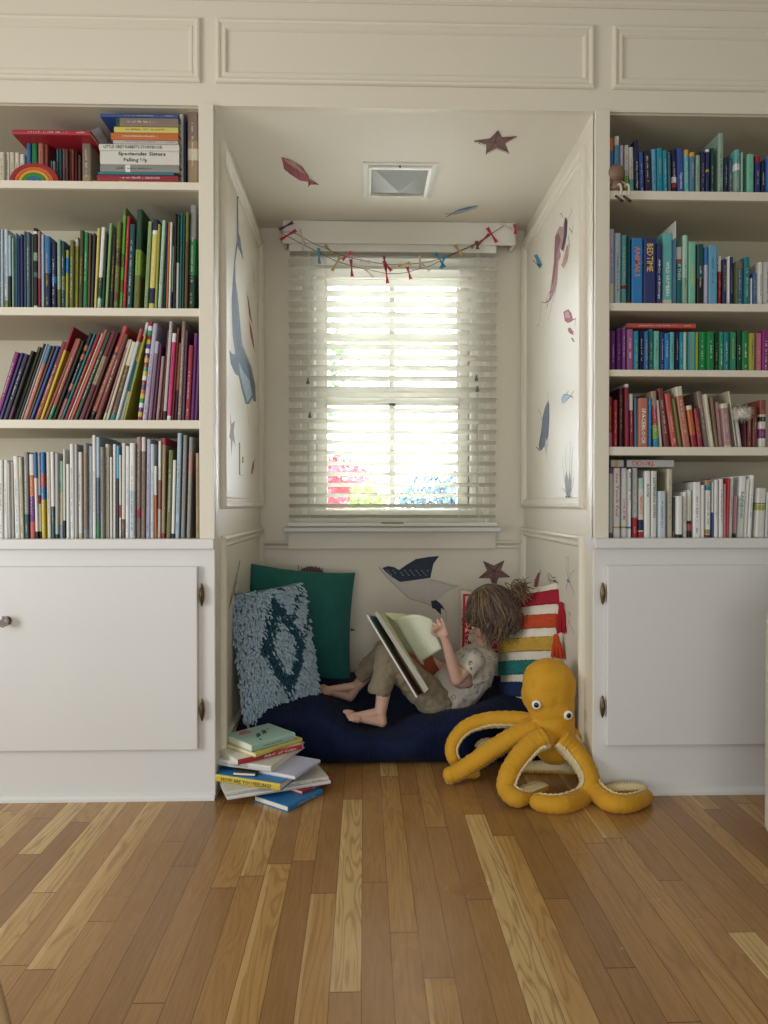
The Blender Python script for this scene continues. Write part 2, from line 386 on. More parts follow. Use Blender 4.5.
for q in range(NQ):       # stepped prismatic pyramid
    s0, s1 = 1-q/NQ, 1-(q+1)/NQ; h0, h1 = .002+.006*q, .002+.006*(q+1)
    hx, hy = (a1-a0)/2, (b1-b0)/2
    P0 = [(cx-hx*s0, cy-hy*s0, H-h0), (cx+hx*s0, cy-hy*s0, H-h0), (cx+hx*s0, cy+hy*s0, H-h0), (cx-hx*s0, cy+hy*s0, H-h0)]
    P1 = [(cx-hx*s1, cy-hy*s1, H-h1), (cx+hx*s1, cy-hy*s1, H-h1), (cx+hx*s1, cy+hy*s1, H-h1), (cx-hx*s1, cy+hy*s1, H-h1)]
    gs.add(P0+P1, [(j, (j+1) % 4, 4+(j+1) % 4, 4+j) for j in range(4)])
gs.build('diffuser', mat('prismatic_glass', '#A9AEAC', .12, bump=.5, bump_s=350), lt)
p = atz(400, 166.5, H-.012); MB().ball(p, .004).build('screw', mat('dark_metal', '#2A2622', .4), lt, True)
# ---------------------------------------------------------------- outside
GR = mat('pale_concrete', '#B5B2A8', .9, noise_s=2, noise_a=.05)
S(MB().box((-14, 1.2, -.75), (14, 26, -.7)).build('ground', GR))
def foliage(name, c, r, n, cols, label, cat='shrub', leaf=.05, group=None, trunk=None):
    mb = MB(); rr = random.Random(name+label)
    for i in range(n):
        d = V((rr.gauss(0, 1), rr.gauss(0, 1), rr.gauss(0, 1))).normalized(); k = rr.random()**.45
        p = V(c)+V((d.x*r[0], d.y*r[1], d.z*r[2]))*k*(1+.18*noise.noise(d*3))
        u = V((rr.gauss(0,1), rr.gauss(0,1), rr.gauss(0,1))).normalized(); w = u.orthogonal().normalized(); s = leaf*rr.uniform(.6, 1.3)
        mb.add([p-u*s, p+w*s*.45+u.cross(w)*s*.1, p+u*s, p-w*s*.45+u.cross(w)*s*.1], [(0, 1, 2, 3)], rr.randrange(len(cols)))
    t = empty(name, (c[0], c[1], -.7), label, cat, group)
    mb.build('foliage', cols, t)
    st = MB(); st.tube([(c[0], c[1], -.7), (c[0]+.03, c[1], c[2]-r[2]*.2)], [.05, .03], 8)
    for k in range(5):
        a = k*1.257; st.tube([(c[0]+.01, c[1], -.5+.3*(c[2]+.5)), (c[0]+math.cos(a)*r[0]*.6, c[1]+math.sin(a)*r[1]*.6, c[2]+r[2]*.2)], [.022, .008], 6)
    st.build('branches', mat('bark', '#5C4A3A', .9), t)
    return t
G1 = [mat('leaf_lime', '#6A9410', .7), mat('leaf_green', '#447A14', .7)]
G2 = [mat('leaf_slate', '#2C4A54', .7), mat('leaf_slate_light', '#50707A', .7), mat('leaf_slate_dark', '#1A343A', .7)]
G3 = [mat('leaf_sage', '#3E6A34', .7), mat('leaf_soft', '#5F8648', .7)]
def ext(px, py, y): return aty(px, py, y)
e = ext(340, 487, 4.5); foliage('flowering_shrub', (e.x-.15, 4.5, e.z-.15), (.55, .4, .45), 2600, [mat('blossom_red', '#A01822', .7), mat('blossom_pink', '#C03A44', .7)], 'red flowering shrub seen low through the left half of the window', leaf=.05)
e = ext(368, 503, 3.6); foliage('garden_shrub', (e.x, 3.6, e.z-.2), (.2, .2, .36), 1300, G1, 'small lime green bush outside, right of the red flowering shrub', leaf=.035)
e = ext(440, 500, 6.5); foliage('hedge_bush', (e.x+.1, 6.5, e.z-.25), (.75, .4, .62), 4200, G2, 'slate green rounded bush outside the right half of the window', leaf=.05)
e = ext(330, 360, 8); foliage('garden_tree', (e.x-.75, 8, e.z), (1.0, .8, 1.15), 2600, G3, 'pale leafy tree beyond the upper left window pane', 'tree', leaf=.09)
# ================================================================ BUILT-IN FURNITURE
BD = .33                                       # bookcase depth
xl_o, xr_o = aty(200, 400).x, aty(608, 400).x  # inner edges of the stiles
ledge_b, ledge_t = .748, .778
def bookcase(side):
    L = side == 'left'
    a, b_ = (XB0, XL-.02) if L else (XR+.02, XB1)
    t = empty('built_in_bookcase', ((a+b_)/2, BD/2, ledge_t), f'ivory built-in bookcase with open shelves of books, {side} of the reading niche', 'bookcase')
    for (q0, q1) in (((xl_o, XL), (XB0, XB0+.06)) if L else ((XR, xr_o), (XB1-.06, XB1))):
        bevel(MB().box((q0, -.012, ledge_t), (q1, .01, H)).build('stile', PAINT, t), .002)
    i0, i1 = (XB0+.03, xl_o) if L else (xr_o, XB1-.03)
    INT = mat('bookcase_interior_shaded', '#C6BDA6', .5, noise_s=3, noise_a=.02)  # darker beige than the face frame: shelf shade put into the colour
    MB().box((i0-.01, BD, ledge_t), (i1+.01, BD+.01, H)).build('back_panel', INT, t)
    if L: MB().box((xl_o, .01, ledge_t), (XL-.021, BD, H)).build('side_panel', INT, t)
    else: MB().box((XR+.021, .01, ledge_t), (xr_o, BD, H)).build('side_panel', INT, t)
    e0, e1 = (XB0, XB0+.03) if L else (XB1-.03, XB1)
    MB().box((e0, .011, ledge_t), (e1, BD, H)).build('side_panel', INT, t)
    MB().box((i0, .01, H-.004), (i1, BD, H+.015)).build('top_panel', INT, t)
    px = 100 if L else 690
    rows = ((181.7, 189.4), (308, 316), (420, 428.5)) if L else ((191.8, 200.6), (303.7, 311.5), (370.2, 376.8), (447, 455.5))
    zs = []
    for (ya, yb) in rows:
        z1, z0 = aty(px, ya, .0).z, aty(px, yb, .0).z
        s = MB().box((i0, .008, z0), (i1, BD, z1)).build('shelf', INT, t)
        bevel(MB().box((i0, -.004, z0), (i1, .008, z1)).build('edge_strip', PAINT, s), .0015)
        zs.append(z1)
    return zs+[ledge_t]
ZL = bookcase('left'); ZR = bookcase('right')
def ledge(side):
    L = side == 'left'; a, b_ = (XB0, aty(213.5, 540, -.02).x) if L else (aty(595, 540, -.02).x, XB1)
    o = MB().box((a, -.022, ledge_b), (b_, BD, ledge_t)).build('countertop', CAB); bevel(o, .0025)
    recenter(o); tag(o, f'long white ledge top of the base cabinet, {side} of the niche', 'countertop')
ledge('left'); ledge('right')
BZ = mat('aged_brass', '#6E5C38', .35, noise_s=90, noise_a=.5, Metallic=.8)
def base(side):
    L = side == 'left'; a, b_ = (XB0, XL-.001) if L else (XR+.001, XB1)
    t = empty('base_cabinet', ((a+b_)/2, 0, 0), f'white painted base cabinet with overlay door on brass hinges, {side} of the niche', 'cabinet')
    bevel(MB().box((a, -.004, 0), (b_, BD+.01, ledge_b)).build('body', CAB, t), .002)
    e0, e1 = (a, aty(197.5, 650, -.02).x) if L else (aty(607, 650, -.02).x, aty(607, 650, -.02).x+.74)
    if L: e0 = e1-.74
    z1, z0 = aty(384, 566, -.02).z, aty(384, 748, -.02).z
    d = MB().box((e0, -.022, z0), (e1, -.004, z1)).build('door', CAB, t); bevel(d, .003, 2)
    hx = (e1+.011) if L else (e0-.011)
    for py in (594.5, 709):
        z = aty(384, py, -.02).z
        h = MB(); h.tube([(hx, -.014, z-.034), (hx, -.014, z-.028), (hx, -.014, z-.015), (hx, -.014, z), (hx, -.014, z+.015), (hx, -.014, z+.028), (hx, -.014, z+.034)], [.001, .004, .007, .0085, .007, .004, .001], 10, flat=.7, ref=X_)
        h.tube([(hx, -.022, z-.02), (hx, -.022, z+.02)], .0028, 8)
        h.ball((hx, -.022, z+.022), .0035).ball((hx, -.022, z-.022), .0035)
        h.build('hinge', BZ, d, True)
    if L:
        p = aty(6, 621, -.03); kb = MB()
        kb.tube([(p.x, -.022, p.z), (p.x, -.026, p.z), (p.x, -.027, p.z)], [.013, .012, .006], 16)
        kb.tube([(p.x, -.026, p.z), (p.x, -.036, p.z), (p.x, -.042, p.z), (p.x, -.052, p.z), (p.x, -.055, p.z)], [.006, .007, .0165, .0165, .008], 8, 1)
        kb.build('knob', [BZ, mat('faceted_glass', '#B9B2AE', .05, **{'Transmission Weight': .6, 'IOR': 1.5})], d)
    # small shoe moulding
    sm = [(.004, 0), (.018, 0), (.017, .008), (.012, .015), (.004, .019)]
    n = len(sm); vs = [(x, -o_, u) for x in (a, b_) for (o_, u) in sm]
    link('shoe_molding', mesh('shoe', vs, [(j, (j+1) % n, n+(j+1) % n, n+j) for j in range(n)]+[tuple(range(n-1, -1, -1)), tuple(range(n, 2*n))]), CAB, t)
base('left'); base('right')
# ================================================================ BOOKS
PC = {}
PAL = dict(white='#E9E8E4', offwhite='#DAD7CC', cream='#D8CFB4', ivory='#CFC7A8', grey='#8E8D88', ltgrey='#B9B9B6', dkgrey='#4A4A4A', black='#1E1E20', char='#33383A',
  palesky='#A8C4D4', sky='#5FA9CC', blue='#2E6FB4', brblue='#1F7FC8', navy='#17234F', indigo='#2C3478', royal='#2C4FA0', steel='#4E7FA0', slate='#4A6478', cyan='#1590AE', teal='#1A7F88', dkteal='#154E55', aqua='#5FB6B4', seafoam='#74C4A4', mint='#A6D0BC', sage='#8FB09A', greyteal='#52727A',
  green='#1E8A48', emerald='#23A55A', dkgreen='#1C4A30', jade='#2E9A70', lime='#8DB040', brlime='#58C230', olive='#6E7434', dkolive='#454A28', ltgreen='#8CB070', yolive='#A6A83A', yellow='#DDBE2E', ltyellow='#DCCB62', gold='#D9A83A',
  red='#B8202C', brred='#CC2A2E', crimson='#A01C34', dkred='#6E1A24', maroon='#4E1420', coral='#CC5046', salmon='#C0705A', terra='#A85A3C', rust='#A84A20', orange='#D06A28', brown='#6A4A32', tan='#A88E68', taupe='#8A7668', brick='#9A4638', redbrown='#7E3A30',
  magenta='#8E2A74', purple='#6E2A7E', ltpurple='#8A4A98', mauve='#946A84', plum='#5A2A4C', lilac='#B8B2CC', pink='#C86A8E', hotpink='#D82E78', pinkmauve='#A85A92', rose='#B08484', paleblue='#C0D0DA', dkpurple='#2E1A3C', lavender='#C4C8E4')
def bm_(c, gloss=False):
    k = (c, gloss)
    if k not in PC:
        h = PAL.get(c, c).lstrip('#'); q = [int(h[i:i+2], 16)/255 for i in (0, 2, 4)]; g = sum(q)/3
        q = [(x*.86+g*.14)*.95 for x in q]
        PC[k] = mat('cover_'+c+('_gloss' if gloss else ''), tuple(q), .18 if gloss else .42)
    return PC[k]
BLK, WHT = mat('ink_black', '#222222', .6), mat('ink_white', '#ECEAE4', .6)
INK = {'k': BLK, 'w': WHT, 'y': mat('ink_yellow', '#E0BE4A', .6), 'r': mat('ink_red', '#C42C38', .6), 'o': mat('ink_orange', '#DD7A38', .6), 'b': mat('ink_blue', '#3A66B0', .6), 'g': mat('ink_green', '#3E9A4E', .6), 't': mat('ink_teal', '#3F8C94', .6), 'p': mat('ink_pink', '#D65A8A', .6)}
DARKC = {'white', 'offwhite', 'cream', 'ivory', 'ltgrey', 'palesky', 'mint', 'lilac', 'ltyellow', 'yellow', 'paleblue', 'aqua', 'sage', 'lime', 'ltgreen', 'seafoam', 'lavender', 'yolive', 'tan', 'grey', 'sky'}
def book_profile(t, d, r, ext=0.0):
    """outer outline of cover seen from above: spine at y=0"""
    pts = [(0-ext, d)]
    n = 4
    for k in range(n+1):
        a = math.pi/2*k/n; pts.append((r-r*math.cos(a), r*.75-r*.75*math.sin(a)))
    for k in range(n+1):
        a = math.pi/2*k/n; pts.append((t-r+r*math.sin(a), r*.75-r*.75*math.cos(a)))
    pts.append((t+ext, d)); return pts
def book_mesh(name, t, d, h, bands, gloss=False, soft=False):
    """local: x thickness 0..t, y depth 0..d (spine at 0), z height 0..h. bands=[(z0,z1,colour)] fractions from the foot"""
    r = min(t*.42, .006); bt = min(.0022, t*.16)
    O = book_profile(t, d, r); I = [(min(max(x, bt), t-bt), max(y, bt)) if 0 < i < len(O)-1 else ((bt, d) if i == 0 else (t-bt, d)) for i, (x, y) in enumerate(O)]
    cols = []; 
    for b_ in bands:
        if b_[2] not in cols: cols.append(b_[2])
    zz = sorted({0.0, 1.0} | {b_[0] for b_ in bands} | {b_[1] for b_ in bands})
    n = len(O); mb = MB(); vs = [(x, y, z*h) for z in zz for (x, y) in O]; fs = []; mi = []
    for k in range(len(zz)-1):
        zc_ = (zz[k]+zz[k+1])/2; c = 0
        for b_ in bands:
            if b_[0] <= zc_ <= b_[1]: c = cols.index(b_[2])
        for j in range(n-1): fs.append((k*n+j, k*n+j+1, (k+1)*n+j+1, (k+1)*n+j)); mi.append(c)
    b0 = len(vs); vs += [(x, y, 0) for x, y in I]+[(x, y, h) for x, y in I]; T = (len(zz)-1)*n
    for j in range(n-1):
        fs.append((b0+j, b0+n+j, b0+n+j+1, b0+j+1)); mi.append(0)
        fs.append((j+1, j, b0+j, b0+j+1)); mi.append(0)
        fs.append((T+j, T+j+1, b0+n+j+1, b0+n+j)); mi.append(len(cols)-1 if False else 0)
    fs.append((0, T, b0+n, b0)); mi.append(0); fs.append((n-1, b0+n-1, b0+n+n-1, T+n-1)); mi.append(0)
    me = mesh(name, vs, fs, mi)
    for c in cols: me.materials.append(bm_(c, gloss))
    return me, bt
def make_book(name, t, d, h, bands, label, group, M, title=None, gloss=False, seed=0, cat='book'):
    """M places the local frame (x thickness, y depth, z height) in the world"""
    me, bt = book_mesh(name, t, d, h, bands, gloss)
    o = bpy.data.objects.new(name, me); COL.objects.link(o); o.matrix_world = M
    o.location, q, _ = M.decompose(); o.rotation_euler = q.to_euler()
    tag(o, label, cat, group)
    ins = min(.0035, h*.02)
    pg = MB().box((bt*1.02, bt*2.2, ins), (t-bt*1.02, d-ins, h-ins)).build('pages', PAGES); pg.parent = o
    # title
    X = V((0, 0, -1)); Y = V((1, 0, 0)); w = t*.5
    if title:
        tx, ink, f0, f1 = title[0], title[1], title[2], title[3]
        tsz = t*(title[4] if len(title) > 4 else .55)
        if title[-1] == 'up': X, Y = -X, -Y
        m = INK[ink]
        tm = text_mesh(tx, tsz, m, None, (t/2, -.0002, h*(f0+f1)/2), X, Y, width=h*(f1-f0)*.98, bold=.01); tm.parent = o
    elif t > .009:
        rr = random.Random(seed); base = bands[-1][2]; L = h*rr.uniform(.35, .6)
        ink = INK['k'] if base in DARKC else INK[rr.choice('wwwy')]
        if base in DARKC and rr.random() < .3: ink = INK[rr.choice('rbgt')]
        s = scribble(ink, None, (t/2, -.0002, h*rr.uniform(.45, .6)), X, Y, L, min(t*.30, .0056), seed); s.parent = o
        if rr.random() < .5:
            s2 = scribble(ink, None, (t/2, -.0002, h*.12), X, Y, h*.1, min(t*.3, .006), seed+1, name='imprint'); s2.parent = o
    return o
ROWN = {}
def shelf_row(side, k, zs, books, where, depth=(.19, .26), gloss=False, name='picture_book', ysurf=.028):
    """books: (x0, x1, ytop, lean_px, bands/colour, description, title)"""
    global R
    prevs = []; n = len(books); descs = [b_[5] for b_ in books]; seen = {}
    prev = None
    for i, b_ in enumerate(books):
        x0, x1, yt, lean, col, desc = b_[:6]; title = b_[6] if len(b_) > 6 else None
        rr = random.Random(hash((side == 'left', k, i)) & 0xffff)
        ys = ysurf+rr.uniform(-.008, .012)
        yb = 300
        X0, X1 = aty(x0+.25, yb, ys).x, aty(x1-.15, yb, ys).x
        h_ = aty((x0+x1)/2, yt, ys).z - zs
        sl_ = (aty(x0+lean, yt, ys).x-aty(x0, yt, ys).x)/h_
        if prev:
            pX1, ps, ph = prev
            X0 = max(X0, pX1+.0006)
            hm = min(ph, h_)
            sl_ = max(sl_, (pX1+ps*hm+.0008-X0)/hm) if pX1+ps*hm+.0006 > X0+sl_*hm else sl_
        X1 = max(X1, X0+.003)
        th = math.atan(sl_); w = (X1-X0); t = w*math.cos(th)
        h = (h_-t*abs(math.sin(th)))/math.cos(th)
        d = rr.uniform(*depth); d = min(d, BD-ys-.005)
        bands = [(0, 1, col)] if isinstance(col, str) else [(0, 1, col[0])]+list(col[1:])
        # pivot on the lower corner
        if th >= 0:
            M = Matrix.Translation((X1, ys, zs)) @ Matrix.Rotation(th, 4, 'Y') @ Matrix.Translation((-t, 0, 0))
            # left face line of rotated book crosses shelf height at X1 - t/cos
        else:
            M = Matrix.Translation((X0, ys, zs)) @ Matrix.Rotation(th, 4, 'Y')
        prev = (X1, sl_, h_)
        if i == 0: lab = f'{desc} book beside the {descs[1]} one, {where}'
        elif i == n-1: lab = f'{desc} book right of the {descs[i-1]} one, {where}'
        else: lab = f'{desc} book between {descs[i-1]} and {descs[i+1]}, {where}'
        if len(lab.replace('-', ' ').split()) > 16: lab = f'{desc} book right of the {descs[i-1]} one, {where}'
        c = ROWN.get(lab, 0)+1; ROWN[lab] = c
        if c > 1: print('DUP LABEL', lab)
        if not 4 <= len(lab.split()) <= 16: print('LEN', len(lab.split()), lab)
        make_book(name, t, d, h, bands, lab, f'books on the {where}', M, title, gloss, seed=1000*k+i+(7000 if side == 'left' else 0))
def B(head, foot, f=.15): return [head, (0, f, foot)]
# ---- left bookcase, second shelf (green and blue spines)
shelf_row('left', 2, ZL[1], [
 (-6,0,228,0,'palesky','sky-pale'), (0.5,3,229,0,'paleblue','ice blue'), (3.4,8,229,0,['paleblue',(0,.12,'lime')],'pale blue green-footed'), (8.3,11,235,0,['palesky',(0,.45,'black')],'half-black pale'), (12,13.6,238,0,'mint','thin mint'), (13.8,17,233,0,'sky','bright sky blue'), (17.2,20,238,0,'navy','night navy'), (20.2,22.8,234,0,'indigo','dark indigo'), (23,26,231,0,'greyteal','dusty teal'), (26.2,30,232,0,'slate','slate'),
 (31,33,236,0,'sage','thin sage'), (33.2,37.3,228,0,['black',(.93,.96,'white'),(.6,.7,'sage'),(.4,.46,'greyteal'),(0,.05,'white')],'black-and-white patterned'), (38,40.3,231,0,['rose',(0,.4,'crimson')],'grey-rose'), (41,44,234,0,'palesky','light steel blue'), (44.3,50,236,0,['blue',(0,.5,'navy')],'blue ocean'), (51,56,242,0,['navy',(.4,.5,'blue')],'deep navy'), (57,60.5,239,0,['sage',(0,.3,'olive')],'greyish sage'), (61,64.8,241,0,['dkteal',(.3,.5,'olive')],'dark teal'), (65,68,250,1,['yolive',(.62,.87,'brblue')],'blue-banded yellow-green'),
 (69,73,240,1,'olive','olive'), (73.3,77.5,237,1,['yolive',(.88,.97,'offwhite')],'lime-olive'), (78,82,230,2,'dkolive','dark olive'), (82.5,86.5,232,2,'green','grass green',('GRASS','w',.28,.72) if False else None), (87,89.6,233,2,'brown','brown'), (90,92.6,233,3,'char','charcoal'), (93.5,96,228,4,'ltyellow','pale lime-yellow'), (96.5,100.5,227,5,['white',(0,.15,'mint'),(.15,.4,'dkgreen')],'white leaf-footed'), (101,103.5,232,4,'dkgreen','dark forest green'), (104.5,107.5,223,5,'ltgreen','light green'),
 (109,112.5,234,4,'black','black'), (113,117.5,221,4,['olive',(.1,.2,'brown'),(.5,.7,'dkolive')],'mossy brown'), (118.5,121.8,207,5,['olive',(.55,.92,'brlime'),(.3,.42,'brlime'),(.02,.18,'brlime')],'tall bright-green banded'), (122,125.5,216,5,'red','thin red'), (126,131.5,224,4,'dkteal','dark grey-teal'), (133,139,209,4,['dkgreen',(0,.35,'olive'),(.35,.6,'lime')],'tall dark green'), (143.3,147.3,221,5,'ltgreen','soft green'), (148,153.6,219,5,['ltyellow',(.88,1,'navy'),(.84,.88,'white'),(.08,.25,'navy')],'yellow-and-navy'), (154,156.6,224,4,'yolive','mustard green'), (157.3,161,220,5,'mint','pale mint'),
 (162,165,222,3,'dkteal','deep teal'), (165.6,167.6,222,2,'orange','thin orange'), (168,170,222,2,'white','thin white'), (170.3,172.3,246,1,['mint',(0,.3,'navy')],'small mint-navy'), (172.6,175,213,2,'black','ink black'), (175.3,178,214,2,['dkgreen',(0,.5,'offwhite')],'half-white green'), (178.3,181,213,2,'teal','teal'), (181.3,183.6,215,2,'dkgreen','bottle green'), (184,187,212,2,['brown',(.7,1,'olive')],'brown-olive'), (187.4,194,205,3,['green',(.68,1,'grey'),(0,.35,'dkgreen')],'wide grey-headed green')],
 'second shelf, left bookcase')
# ---- left bookcase, third shelf (leaning warm spines)
shelf_row('left', 3, ZL[2], [
 (-8,-3,351,22,'magenta','magenta'), (-2.5,.5,352,23,'indigo','indigo'), (1,6,353,22,'dkpurple','dark purple'), (6.5,10,350,24,['black',(0,.2,'plum')],'purple-black'), (10.5,15.5,346,25,['char',(.4,1,'dkolive')],'dark olive'), (16,18.6,343,27,'black','black'), (19,20.6,343,27,'ltgrey','thin grey'), (21,25.6,344,26,['salmon',(.75,1,'steel')],'salmon and steel'), (26,28,345,27,'brown','brown'), (28.3,31.3,345,28,'royal','dark blue'), (32.5,38,340,27,['rust',(.5,1,'redbrown')],'rust orange'), (38.5,41.5,326,33,['yellow',(.75,1,'crimson')],'red-headed yellow',None), (42.3,45.4,338,33,'brick','brick red'),
 (46,50,338,31,['terra',(0,.18,'green')],'green-footed terracotta'), (50.5,54,340,30,'black','narrow black'), (55,59,332,34,['black',(.8,.86,'orange'),(.7,.76,'orange'),(.35,.42,'orange'),(0,.25,'salmon')],'black orange-chequered'), (59.3,61.6,333,34,'teal','thin teal'), (62,66,333,34,'crimson','crimson'), (66.3,68,333,35,'cream','thin cream'), (68.3,71.6,329,36,'coral','coral'), (72,76.3,331,34,'dkgreen','dark green'), (77,82.5,330,33,['dkred',(.4,.72,'tan')],'dark red tan-labelled'), (83,85.6,331,33,'maroon','maroon'), (86.3,92,325,36,['black',(.72,1,'coral'),(.1,.7,'salmon')],'tall coral-headed'), (93,98,333,30,'redbrown','red-brown'),
 (101.5,104,339,23,['cream',(.1,.9,'rose')],'cream-and-rose striped'), (104.4,107.4,339,22,'ivory','ivory'), (108.3,113.6,341,21,['brown',(.7,1,'cream'),(0,.08,'teal')],'cream-headed brown'), (114.2,117.6,328,24,['paleblue',(.86,1,'coral')],'pale blue coral-topped'), (118,121.8,322,24,['white',(.6,.8,'yellow'),(.3,.6,'cyan'),(.8,.86,'crimson')],'white picture-spined'), (122.2,124.4,335,20,'yolive','thin yellow-green'),
 (136.3,140.8,321,12,['white']+[(a/22, (a+1)/22, c) for a, c in zip(range(0, 22), ['crimson','yellow','purple','white','emerald','yellow','orange','indigo','crimson','white','yellow','emerald','crimson','yellow','purple','white','royal','yellow','crimson','emerald','white','crimson'])],'multicoloured chequer-striped'),
 (141.2,146.2,323,11,'lilac','wide lilac-white'), (147,150.8,341,8,['mauve',(.85,1,'lilac')],'mauve'), (151.2,154.2,345,6,'plum','plum'), (155,158.2,356,6,'rose','short dusty rose'), (158.6,161.6,330,6,'redbrown','mauve-brown'), (162,165.4,321,6,['ltgrey',(0,.1,'black')],'pale grey'), (166,170,333,6,['hotpink',(0,.06,'white'),(.9,1,'white')],'hot pink'), (170.6,172.6,328,6,'brick','dark pink'), (173,176,343,5,['salmon',(0,.4,'plum')],'salmon'), (176.6,180.8,321,5,'taupe','tall taupe'), (181.2,184,330,4,'plum','dull violet'), (184.4,189,345,4,'crimson','wine'), (189.6,192.8,333,3,'purple','purple'), (193.2,196.2,335,2,'ltpurple','light purple')],
 'third shelf, left bookcase')
# ---- left bookcase, bottom shelf (white spines)
shelf_row('left', 4, ZL[3], [
 (-3,1.6,460,0,'white','white-grey'), (2,6.5,460,-.5,'white','glossy white'), (7,8.6,463,-1,'offwhite','leaning slim'), (9,12.4,462,-1.5,'white','slim white'), (13.3,18.6,456,-2,'white','thick white'), (19,22.6,457,-2,'ivory','dull cream'), (23.2,27.8,452,-1,['grey',(0,.28,'dkteal')],'grey teal-footed'), (28.6,33.6,454,-1,['purple',(.7,1,'offwhite'),(.5,.75,'orange'),(0,.2,'coral')],'orange-purple comic'), (34,36.8,452,-2,['white',(.7,1,'blue'),(0,.08,'black')],'blue-topped white'), (37,40,452,-2,['white',(0,.08,'black'),(.4,.5,'red')],'black-footed white'), (40.3,44,452,-1,['yellow',(.45,1,'brblue'),(.6,.75,'coral')],'blue-over-yellow'),
 (46,49.8,452,-1,'cream','cream'), (50,53.6,452,-1,['white',(0,.37,'dkteal')],'white dark-footed'), (53.9,57,453,0,['ltgrey',(0,.05,'dkgreen')],'light grey'), (57.4,61.6,461,-.5,['cream',(.6,1,'mint'),(0,.17,'palesky')],'mint-to-cream faded'), (62,64.2,449,0,['offwhite',(0,.2,'black')],'thin off-white'), (65,68,464,0,'white','short white'), (69,73,444,-.5,'white','tall white'), (73.3,76.3,444,0,'ltgrey','tall light grey'), (76.6,81,452,0,['white',(0,.06,'ivory')],'speckled white'), (82.3,86.3,443,0,['grey',(.1,.9,'taupe')],'taupe grey'), (86.8,91,446,0,'paleblue','pale blue-grey'), (91.3,94.8,435,0,'white','tallest white'),
 (95.2,98.8,437,0,['slate',(.6,1,'palesky'),(0,.15,'green')],'blue-over-slate'), (99.2,102.8,447,0,'grey','stone grey'), (103.3,108.2,444,0,'cream','warm cream'), (109,111.2,457,0,'white','very slim white'), (111.4,114.6,444,.5,'white','bright white'), (115,118,446,.5,['black',(.65,1,'sky')],'black sky-topped'), (118.2,120,455,0,['white',(.25,.4,'coral')],'red-flecked white'), (120.3,124,443,.7,['offwhite',(0,.2,'brown')],'brown-footed off-white'), (124.3,127.8,446,.6,'white','clean white'), (128,133.6,443,.6,['white',(0,.5,'paleblue')],'bluish white'), (135,139.6,437,.7,['taupe',(.86,1,'rose'),(.2,.3,'red')],'rosy-topped taupe'), (140,144,437,.8,['taupe',(.86,1,'offwhite')],'dark speckled taupe'),
 (144.5,148.8,439,1.5,'lilac','tall lilac white'), (149.2,153,444,.5,'paleblue','icy white'), (153.4,155.8,466,0,['orange',(.6,1,'white')],'orange-footed white'), (156,159.2,441,1.5,['white',(.3,.6,'rose')],'red-lettered white'), (160,164,438,1.5,['tan',(.93,1,'red'),(0,.05,'red')],'tan red-ended'), (165,169.8,450,3,'olive','olive tan'), (170.2,173.4,460,2,['white',(0,.06,'navy')],'leaning bright white'), (173.8,178.2,433,3,'palesky','tall blue-grey'), (179.6,183.8,435,3,'grey','tall olive grey'), (185.5,189.6,437,3,['grey',(.6,.85,'rose')],'grey red-lettered'), (195,198.5,453,0,'tan','last tan')],
 'bottom shelf, left bookcase')
# ---- right bookcase, top shelf
shelf_row('right', 1, ZR[0], [
 (609,613.4,138,0,['blue',(.78,1,'orange'),(0,.45,'white')],'orange-headed blue',('BIKE ON','w',.5,.75,.5) if False else None), (614,619,136,0,['sky',(.85,1,'offwhite')],'white-headed sky blue'), (619.5,623,145,0,'lilac','pale lilac'), (624,628.6,145,0,['offwhite',(0,.4,'lime')],'off-white lime-footed'), (629.4,634,147,-2,['offwhite',(0,.35,'aqua')],'cream aqua-footed'), (634.6,639,140,-3,'navy','tall deep navy',('A Very Good Night','w',.12,.62,.5)), (639.6,644,152,-1,'royal','medium blue'), (645,651.4,150,-2,['navy',(0,1,'dkpurple')],'dark purple',('CAPS FOR SALE','w',.1,.9,.4) if False else None), (652,656.6,149,-1,'sky','light blue'), (657,663,148,-.7,'cyan','teal-blue',('Ten','k',.35,.75,.5) if False else None), (663.3,667.6,150,-1,'cyan','cyan'), (668.2,671,152,-1,'slate','slate blue'), (671.6,677,149,-1,['navy',(.3,.42,'white'),(.2,.3,'red')],'navy colour-blocked'), (677.6,684,148,-1,['royal',(0,.12,'blue')],'royal blue',('Opposites','w',.15,.5,.55)),
 (684.5,689,149.5,-.7,['aqua',(.88,1,'gold')],'turquoise gold-topped'), (689.5,694.6,152,0,['steel',(.9,1,'gold')],'steel blue'), (695.2,700,155,0,'sage','sage green'), (700.4,704.8,151,0,'navy','midnight'), (705.2,709,148,0,['indigo',(.5,.55,'yellow'),(.92,.98,'white')],'indigo yellow-banded'), (710,713.8,148,0,['dkteal'],'dark teal',('ABC','w',.2,.65,.7) if False else None), (717.7,723.3,133,0,'sage','tallest sage',('Waiting for Goose','k',.4,.75,.4) if False else None), (724,727.4,157,0,'navy','small navy'), (728,732.4,160,0,'slate','small slate'), (734,739.6,149.5,0,['aqua',(.55,.7,'white'),(0,.5,'sage')],'sea-blue'), (740,742.6,152,0,'mint','thin mint'), (746.5,753.6,154,0,'seafoam','seafoam'), (754,760,156,.5,['indigo',(.85,1,'crimson')],'violet-navy red-headed',('I AM YOURS','y',.08,.85,.5) if False else None), (760.6,765,161,0,'navy','dull navy'), (765.6,771,156,0,'blue','last blue')],
 'top shelf, right bookcase', depth=(.15, .2), name='board_book')
